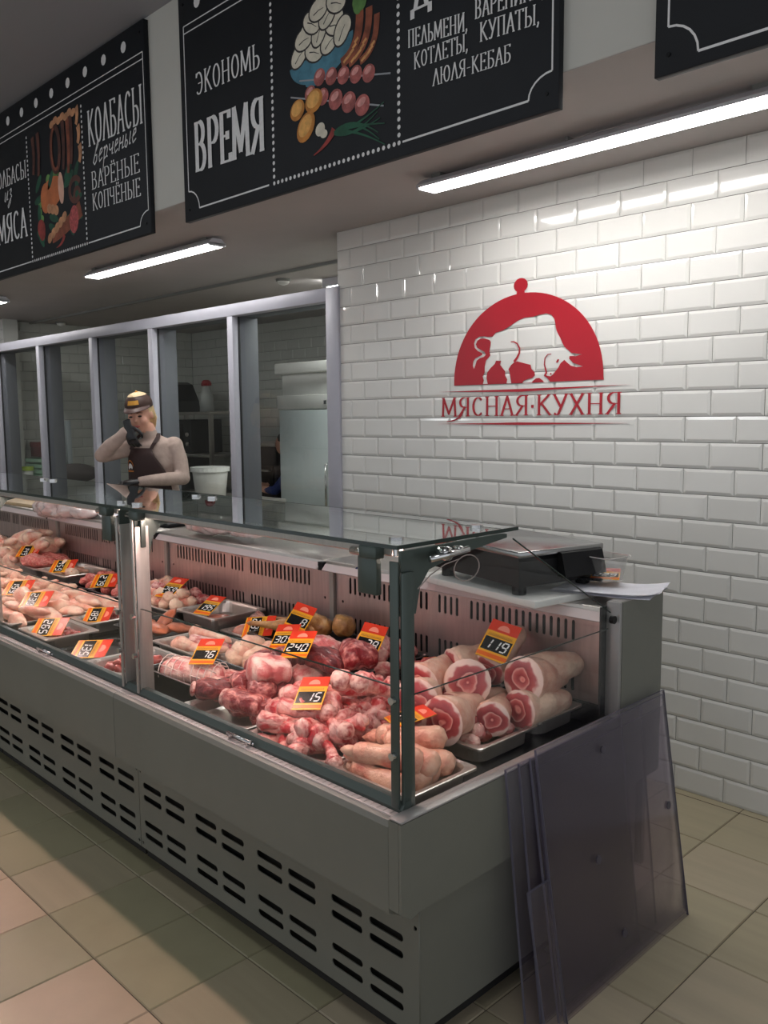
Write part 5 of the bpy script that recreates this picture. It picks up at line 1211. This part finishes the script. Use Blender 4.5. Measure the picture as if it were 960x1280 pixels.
# swooshes and the name
for z, nm in ((1.659, 'upper_swoosh'), (1.5, 'lower_swoosh')):
    b = MB(); s_ = -1 if z > 1.6 else 1
    b.prism([(-2.90, z), (-2.40, z + .0075 * (1 if s_ > 0 else .2)), (-1.84, z + .004), (-2.40, z - .012 if s_ < 0 else z - .004)], YL - .0006, YL + .0006); b.build(nm, M_RED, em)
lettering('word', 'МЯСНАЯ·КУХНЯ', -2.885, 1.538, -1.872, 1.544, .088, YL, M_RED, em, .155, .045)
b = Paint(YL - .0002); b.line(curve((-2.742, 1.56), (-2.76, 1.515), (-2.845, 1.512)), .012, .004); b.build('letter_tail', M_RED, em)

# ================================================================== GOODS ON THE WORKTOP
t = thing('cutting_board', 'pale wooden cutting board on the worktop at the photo\'s left edge', 'board', (-5.75, 2.24, .976), R(3))
b = MB(); b.bbox(-.55, -.03, 0, .55, .17, .022, .006); b.build('slab', mat('board_wood', srgb(206, 178, 140), .5, var=.12, scale=4, stretch=(1, 14, 1)), t)
def bag(name, L, rads, seed, label, loc, rz, flat=.6):
    o = link(name, None); tag(o, label, 'bag')
    b = lump(L, rads, seed, .3, 18, 22, .03, flat, 26); b.build('wrapping', M_BAG, o); o.location = loc; o.rotation_euler = (0, 0, rz)
    e = lump(L * .5, [r * .55 for r in rads], seed + 1, .3, 18, 12, 0, flat); e.v = [(v[0] + L * .55, v[1], v[2] - .01) for v in e.v]; e.build('twisted_end', M_BAG, o)
bag('plastic_bag', .52, [.06, .10, .115, .095, .05], 301, 'crumpled thin plastic bag of meat hanging over the price rail', (-5.02, 2.20, 1.012), R(4), .55)
bag('plastic_bag', .44, [.055, .072, .068, .055, .03], 305, 'long wrapped pale package lying on the worktop right of the middle post', (-3.44, 2.26, 1.03), R(4), .62)
t = thing('reflection_sheet', 'white folded sheet standing in for a reflection in front of the seller', 'paper', (-4.55, 2.34, .977), R(8))  # white sheet modelled in place of a reflection in the glass
b = MB(); b.add([(-.30, -.10, .15), (-.02, -.09, .0), (.26, -.10, .06), (-.28, .09, .16), (0, .09, .003), (.27, .09, .08)], [(0, 1, 4, 3), (1, 2, 5, 4)]); b.build('sheet', M_PAPER, t)
t = thing('tray', 'dark low tray on the worktop beside the seller\'s elbow', 'tray', (-4.1, 2.35, .976), R(4))
b = MB(); b.bbox(-.17, -.07, 0, .17, .07, .02, .006); b.build('pan', M_BLACKP, t)

# ================================================================== PEOPLE
def fuse(mb, name, mats, parent, voxel, smooth=4, assign=None, frame=None):
    """one continuous skin over overlapping volumes."""
    tmp = link(name + '_tmp', mb.mesh(name + '_src', mats))
    m = tmp.modifiers.new('r', 'REMESH'); m.mode = 'VOXEL'; m.voxel_size = voxel; m.use_smooth_shade = True
    k = tmp.modifiers.new('s', 'SMOOTH'); k.iterations = smooth; k.factor = .5
    dg = bpy.context.evaluated_depsgraph_get(); me = bpy.data.meshes.new_from_object(tmp.evaluated_get(dg)); bpy.data.objects.remove(tmp)
    me.materials.clear()
    for q in (mats if isinstance(mats, (list, tuple)) else [mats]): me.materials.append(q)
    for p in me.polygons:
        p.use_smooth = True; p.material_index = assign(p.center) if assign else 0
    me.name = name
    return link(name, me, parent)
def etube(mb, pts, rads, ys=.62, seg=20):
    """tube with elliptical section (y squashed about its path)."""
    b = MB(); b.tube(pts, rads, seg)
    out = []; n = len(pts)
    for i, v in enumerate(b.v):
        c = pts[min(i // seg, n - 1)]; out.append((v[0], c[1] + (v[1] - c[1]) * ys, v[2]))
    b.v = out; mb.add(b.v, b.f, 0, True)
def hand(parent, M_, curl, m, name='hand', side=1):
    """palm along +x from the wrist at the origin, back of the hand +z, thumb on side*y."""
    b = MB()
    etube(b, [(-.045, 0, 0), (-.01, 0, 0), (.03, 0, 0), (.065, 0, 0), (.088, 0, 0)], [.030, .028, .036, .040, .036], .95, 14)
    b.v = [(v[0], v[1], v[2] * .48) for v in b.v]
    for k, (oy, L, r) in enumerate(((.030, .070, .0095), (.010, .078, .0100), (-.010, .073, .0095), (-.029, .058, .0085))):
        a = curl * (1 + .12 * k); p = Vector((.080, oy * side, 0)); pts = [p.copy()]; ang = a * .35
        for seg_ in (.42, .32, .26): p = p + Vector((math.cos(ang), oy * .25 * side, -math.sin(ang))) * L * seg_; pts.append(p.copy()); ang += a * .75
        b.tube(pts, [r, r * .98, r * .92, r * .75], 10); b.ell(tuple(pts[-1]), (r * .75,) * 3, 8, 6)
    pts = [Vector((.012, .026 * side, -.004)), Vector((.040, .052 * side, -.016)), Vector((.066, .060 * side, -.026)), Vector((.084, .056 * side, -.034))]
    b.tube(pts, [.013, .012, .0105, .008], 10); b.ell(tuple(pts[-1]), (.008,) * 3, 8, 6)
    b.v = [tuple(M_ @ Vector(v)) for v in b.v]
    return fuse(b, name, m, parent, .0042, 3)
def basis(o, x, z):
    x = Vector(x).normalized(); z = Vector(z); z = (z - x * z.dot(x)).normalized(); y = z.cross(x)
    M_ = Matrix((x, y, z)).transposed().to_4x4(); M_.translation = Vector(o); return M_

pn = thing('person', 'blonde seller in taupe top, brown apron, cap and black gloves, hand before her mouth', 'person', (-5.03, 2.80, 0), YAW)
b = MB()
etube(b, [(.04, .06, .84), (.04, .06, .95), (.035, .055, 1.08), (.03, .05, 1.20), (.03, .045, 1.31), (.03, .04, 1.385), (.025, .035, 1.42)], [.165, .172, .150, .148, .160, .135, .06], .64, 24)
b.ell((-.035, .005, 1.255), (.066, .055, .070)); b.ell((.095, .005, 1.255), (.066, .055, .070))
b.ell((.165, .04, 1.365), (.062, .055, .058)); b.ell((-.105, .04, 1.360), (.060, .055, .058))
b.tube([(.025, .04, 1.38), (.015, .025, 1.44), (-.005, .012, 1.50)], [.056, .050, .047], 16)          # neck
# her right arm (towards the left window): elbow out, wrist at the nose
b.tube([(-.105, .03, 1.355), (-.18, -.02, 1.33), (-.262, -.07, 1.308)], [.055, .050, .047], 14); b.ell((-.268, -.075, 1.308), (.047, .045, .045))
b.tube([(-.268, -.075, 1.308), (-.20, -.11, 1.37), (-.125, -.135, 1.425), (-.082, -.148, 1.472)], [.046, .046, .037, .029], 14)
# her left arm: down to the elbow, forearm across the front
b.tube([(.165, .035, 1.365), (.205, .02, 1.27), (.228, -.01, 1.165)], [.058, .052, .046], 14); b.ell((.23, -.015, 1.155), (.046, .047, .046))
b.tube([(.23, -.015, 1.155), (.15, -.095, 1.155), (.06, -.15, 1.152), (-.015, -.175, 1.148)], [.045, .044, .036, .029], 14)
# hips and legs
etube(b, [(.04, .06, .94), (.04, .06, .84), (.04, .06, .78)], [.17, .178, .16], .66, 24)
for s_ in (-1, 1):
    b.tube([(.04 + s_ * .085, .06, .86), (.04 + s_ * .09, .055, .66), (.04 + s_ * .09, .05, .48), (.04 + s_ * .09, .06, .30), (.04 + s_ * .09, .065, .09)], [.090, .078, .058, .052, .038], 16)
    b.ell((.04 + s_ * .09, .01, .045), (.043, .115, .045))
# head: skull, jaw, cheeks, nose
Mh = Matrix.Translation((-.035, .0, 1.562)) @ Matrix.Rotation(R(-4), 4, 'Z') @ Matrix.Rotation(R(11), 4, 'X') @ Matrix.Rotation(R(-5), 4, 'Y')
b.ell((0, .012, .030), (.074, .092, .090), 20, 14, 0, Mh); b.ell((0, -.024, -.040), (.056, .064, .068), 18, 12, 0, Mh); b.ell((0, -.052, -.092), (.026, .026, .020), 12, 8, 0, Mh)
b.tube([(0, -.083, .018), (0, -.098, -.008), (0, -.108, -.026)], [.008, .010, .013], 10, 0, True, Mh)
for s_ in (-1, 1): b.ell((s_ * .033, -.055, -.030), (.028, .030, .030), 12, 8, 0, Mh); b.ell((s_ * .075, .008, -.010), (.010, .017, .028), 10, 8, 0, Mh)
Mi = Mh.inverted()
def body_mat(c):
    h = Mi @ c
    if c.z > 1.395 and h.z > -.105 and h.length < .16 and c.z > 1.44: return 1
    if c.z > 1.43 and Vector((c.x - .01, c.y - .02)).length < .07: return 1 if c.z > 1.465 else 0
    return 2 if c.z < .93 else 0
fuse(b, 'body', [M_SWEAT, M_FACE, M_TROUS], pn, .0085, 4, body_mat)
def onhead(nm, m, fn):
    q = MB(); fn(q); q.v = [tuple(Mh @ Vector(v)) for v in q.v]; return q.build(nm, m, pn)
for s_ in (-1, 1):
    onhead('eye', M_EYE, lambda q: q.ell((s_ * .030, -.0865, .006), (.013, .006, .006), 12, 8))
    onhead('eyebrow', M_LIP, lambda q: q.tube([(s_ * .014, -.0925, .026), (s_ * .032, -.0885, .031), (s_ * .048, -.076, .024)], [.0028, .0032, .002], 8))
onhead('mouth', mat('lips', srgb(176, 96, 90), .4), lambda q: q.ell((0, -.0865, -.058), (.022, .006, .007), 14, 8))
# hair: a cap of strands over the back of the skull and a short bunch at the nape
hb = MB()
hb.ell((0, .030, .028), (.083, .090, .092), 22, 14); hb.ell((0, .085, -.035), (.060, .045, .060), 16, 10)
for k in range(16):
    a = R(25 + k * 8.6 if k < 8 else -25 + 180 - (k - 8) * 8.6 + 50); sx_ = math.cos(a)
    hb.tube([(sx_ * .070, .045 + .03 * math.sin(a), .02), (sx_ * .076, .058 + .03 * math.sin(a), -.035), (sx_ * .066, .062 + .04 * math.sin(a), -.085 - .012 * (k % 3))], [.016, .015, .007], 8)
hb.v = [v for v in hb.v]; 
hb.v = [tuple(Mh @ Vector((v[0], max(v[1], -.025 if v[2] > -.01 else .02), v[2]))) for v in hb.v]
fuse(hb, 'hair', M_HAIR, pn, .006, 2)
cp = MB(); n = 24
def capdome(q, rx, ry, h, z0, lo, hi, y0=.012):
    vs = []; fs = []; rings = 7
    for i in range(rings + 1):
        ph = R(lo + (hi - lo) * i / rings)
        for k in range(n): th = 2 * math.pi * k / n; vs.append((rx * math.cos(ph) * math.cos(th), y0 + ry * math.cos(ph) * math.sin(th), z0 + h * math.sin(ph)))
    for i in range(rings):
        for k in range(n): fs.append((i * n + k, i * n + (k + 1) % n, (i + 1) * n + (k + 1) % n, (i + 1) * n + k))
    fs.append(tuple(rings * n + k for k in range(n))); q.add(vs, fs, 0, True)
onhead('cap_crown', M_CAP, lambda q: capdome(q, .0865, .104, .080, .066, -14, 62))
onhead('cap_top', M_CAPT, lambda q: capdome(q, .088, .1055, .0815, .0665, 48, 88))
onhead('cap_button', M_CAPY, lambda q: q.ell((0, .012, .150), (.010, .010, .006), 12, 6))
def brim(q):
    vs = []; fs = []; m_ = 16
    for i in range(m_ + 1):
        a = R(200 + 140 * i / m_); x, y = math.cos(a), math.sin(a)
        vs.append((.086 * x, .012 + .103 * y, .062)); vs.append((.090 * x, .012 + .103 * y + .075 * (abs(math.sin(R(180 * i / m_)))) * -1 ** 1, .060 - .016 * abs(math.sin(R(180 * i / m_))) + .010 * x * x * -1))
    fs = [(2 * i, 2 * i + 1, 2 * i + 3, 2 * i + 2) for i in range(m_)]
    nv = len(vs); vs2 = vs + [(x, y, z - .004) for x, y, z in vs]
    q.add(vs2, fs + [tuple(reversed([k + nv for k in f])) for f in fs] + [(2 * i + 1, 2 * i + 1 + nv, 2 * i + 3 + nv, 2 * i + 3) for i in range(m_)], 0, True)
onhead('cap_brim', M_BRIM, brim)
def patch(q):
    vs = []
    for z in (.080, .106):
        for k in range(7): a = R(245 + 50 * k / 6); r_ = math.sqrt(max(0, 1 - ((z - .066) / .080) ** 2)); vs.append((.089 * r_ * math.cos(a), .012 + .1075 * r_ * math.sin(a), z))
    q.add(vs, [(k, k + 1, k + 8, k + 7) for k in range(6)], 0, True)
onhead('cap_badge', M_CAPY, patch)
# apron with straps and small print
def apron(q):
    vs = []; rows = [(1.352, -52, 4), (1.30, -62, 12), (1.25, -78, 24), (1.17, -95, 40), (1.08, -100, 48), (.98, -95, 45), (.88, -90, 42), (.76, -85, 40), (.66, -82, 38)]; m_ = 14
    for z, a0, a1 in rows:
        bust = max(0, 1 - abs(z - 1.265) / .09)
        for k in range(m_ + 1):
            a = R(a0 + (a1 - a0) * k / m_); rx = .172 + (.02 if z < 1.0 else 0); ry = .116 + .026 * bust + (.022 if z < 1.0 else 0)
            vs.append((.035 + rx * math.sin(a), .052 - ry * math.cos(a) - .003, z))
    q.add(vs, [(i * (m_ + 1) + k, i * (m_ + 1) + k + 1, (i + 1) * (m_ + 1) + k + 1, (i + 1) * (m_ + 1) + k) for i in range(len(rows) - 1) for k in range(m_)], 0, True)
q = MB(); apron(q); ap = q.build('apron', M_APRON, pn)
sm = ap.modifiers.new('thick', 'SOLIDIFY'); sm.thickness = .004; sm.offset = 1
for pts in ([(.045, -.066, 1.345), (.065, -.055, 1.385), (.080, -.012, 1.425), (.072, .03, 1.445)], [(-.085, -.045, 1.345), (-.070, -.040, 1.39), (-.050, -.012, 1.42), (-.04, .03, 1.44)]):
    q = MB()
    for (a_, c_) in zip(pts[:-1], pts[1:]):
        a_, c_ = Vector(a_), Vector(c_); w_ = Vector((.013, 0, 0)); e_ = Vector((0, -.004, 0)); q.add([a_ - w_, a_ + w_, c_ + w_, c_ - w_, a_ - w_ + e_, a_ + w_ + e_, c_ + w_ + e_, c_ - w_ + e_], [(0, 1, 2, 3), (7, 6, 5, 4), (0, 4, 5, 1), (1, 5, 6, 2), (2, 6, 7, 3), (3, 7, 4, 0)])
    q.build('strap', M_APRON, ap)
def onapron(nm, m, pts, dy=-.008):
    vs = []
    for u, z in pts:
        a = R(u); bust = max(0, 1 - abs(z - 1.265) / .09); vs.append((.035 + .172 * math.sin(a), .052 - (.116 + .026 * bust) * math.cos(a) + dy, z))
    q = MB(); q.add(vs, [tuple(range(len(vs)))]); q.build(nm, m, ap)
onapron('print_arch', mat('print_orange', srgb(206, 120, 40), .6), [(-52 + 13 * math.cos(R(a)), 1.236 + .040 * math.sin(R(a))) for a in range(0, 181, 20)] + [(-52 + 11 * math.cos(R(a)), 1.236 + .034 * math.sin(R(a))) for a in range(180, -1, -20)], -.009)
onapron('print_bull', M_CHALK, [(-61, 1.222), (-60, 1.238), (-56, 1.252), (-49, 1.254), (-44, 1.244), (-42, 1.228), (-45, 1.216), (-48, 1.226), (-53, 1.224), (-56, 1.214)], -.0095)
onapron('print_line', mat('print_orange', srgb(206, 120, 40), .6), [(-66, 1.200), (-40, 1.200), (-40, 1.208), (-66, 1.208)], -.009)
# gloves
hand(pn, basis((-.070, -.150, 1.490), (.26, -.05, -1.0), (-.25, -1, .0)), R(38), M_GLOVE, 'glove', 1)
hand(pn, basis((-.018, -.176, 1.148), (-1, -.22, -.16), (0, -.35, 1)), R(30), M_GLOVE, 'glove', -1)

# kitchen helper seated behind the refrigerator, only the sleeve and hand in view
p2 = thing('person', 'person in a blue top bending low beside the refrigerator, mostly hidden by it', 'person', (-6.63, 5.35, 0), R(-55))
b = MB()
etube(b, [(0, .16, .52), (0, .14, .66), (0, .06, .85), (0, -.02, 1.02), (0, -.06, 1.10)], [.17, .16, .165, .15, .06], .7, 22)
b.tube([(0, -.05, 1.06), (0, -.09, 1.15), (0, -.12, 1.2)], [.055, .05, .05], 14); b.ell((0, -.15, 1.27), (.078, .095, .115), 18, 12)
for s_ in (-1, 1):
    b.ell((s_ * .16, -.04, 1.04), (.06, .06, .06)); b.tube([(s_ * .16, -.04, 1.04), (s_ * .22, -.10, .93), (s_ * .25, -.18, .83)], [.058, .052, .046], 12)
    b.ell((s_ * .25, -.18, .83), (.045, .045, .045)); b.tube([(s_ * .25, -.18, .83), (s_ * .20, -.30, .84), (s_ * .15, -.40, .86)], [.044, .038, .028], 12)
    b.tube([(s_ * .09, .15, .55), (s_ * .12, -.08, .56), (s_ * .13, -.28, .54)], [.10, .085, .065], 14); b.tube([(s_ * .13, -.28, .54), (s_ * .13, -.27, .3), (s_ * .13, -.25, .08)], [.06, .052, .04], 14); b.ell((s_ * .13, -.31, .04), (.045, .12, .04))
fuse(b, 'body', [M_BLUE, M_FACE, M_TROUS], p2, .012, 4, lambda c: 1 if (c.z > 1.14 or (c.z > .78 and c.y < -.25 and abs(c.x) < .245)) else (2 if c.z < .66 else 0))
q = MB(); q.ell((0, -.13, 1.31), (.086, .098, .092), 16, 10); q.build('hair', mat('dark_hair', srgb(48, 36, 32), .6), p2)
for s_ in (-1, 1): hand(p2, basis((s_ * .15, -.40, .86), (-s_ * .2, -1, .1), (0, 0, 1)), R(35), M_FACE, 'hand', -s_)
t = thing('stool', 'low steel stool under the person behind the refrigerator', 'stool', (-6.63 + .13, 5.35 + .09, 0), R(-55))
b = MB(); b.cyl((0, 0, .41), (0, 0, .44), .17, 20); b.build('seat', M_STEEL, t)
for a in (45, 135, 225, 315): b = MB(); b.cyl((.12 * math.cos(R(a)), .12 * math.sin(R(a)), 0), (.10 * math.cos(R(a)), .10 * math.sin(R(a)), .41), .012, 8); b.build('leg', M_STEEL, t)

card(-1.40, 2.335, 1.033, '229', 'price card lying flat in the clear plastic box on the counter end', R(28), 84, 0, 1.0)
t = thing('comb', 'small black ridged clip lying beneath the card in the clear plastic box', 'clip', (-1.435, 2.325, 1.026), R(20))
b = MB(); b.bbox(-.05, -.012, 0, .03, .012, .008, .002); b.build('bar', M_BLACKP, t)
for i in range(6):
    b = MB(); b.tube([(-.045 + .013 * i, -.012, .004), (-.045 + .013 * i, -.020, .004)], .003, 6); b.build('tooth', M_BLACKP, t)
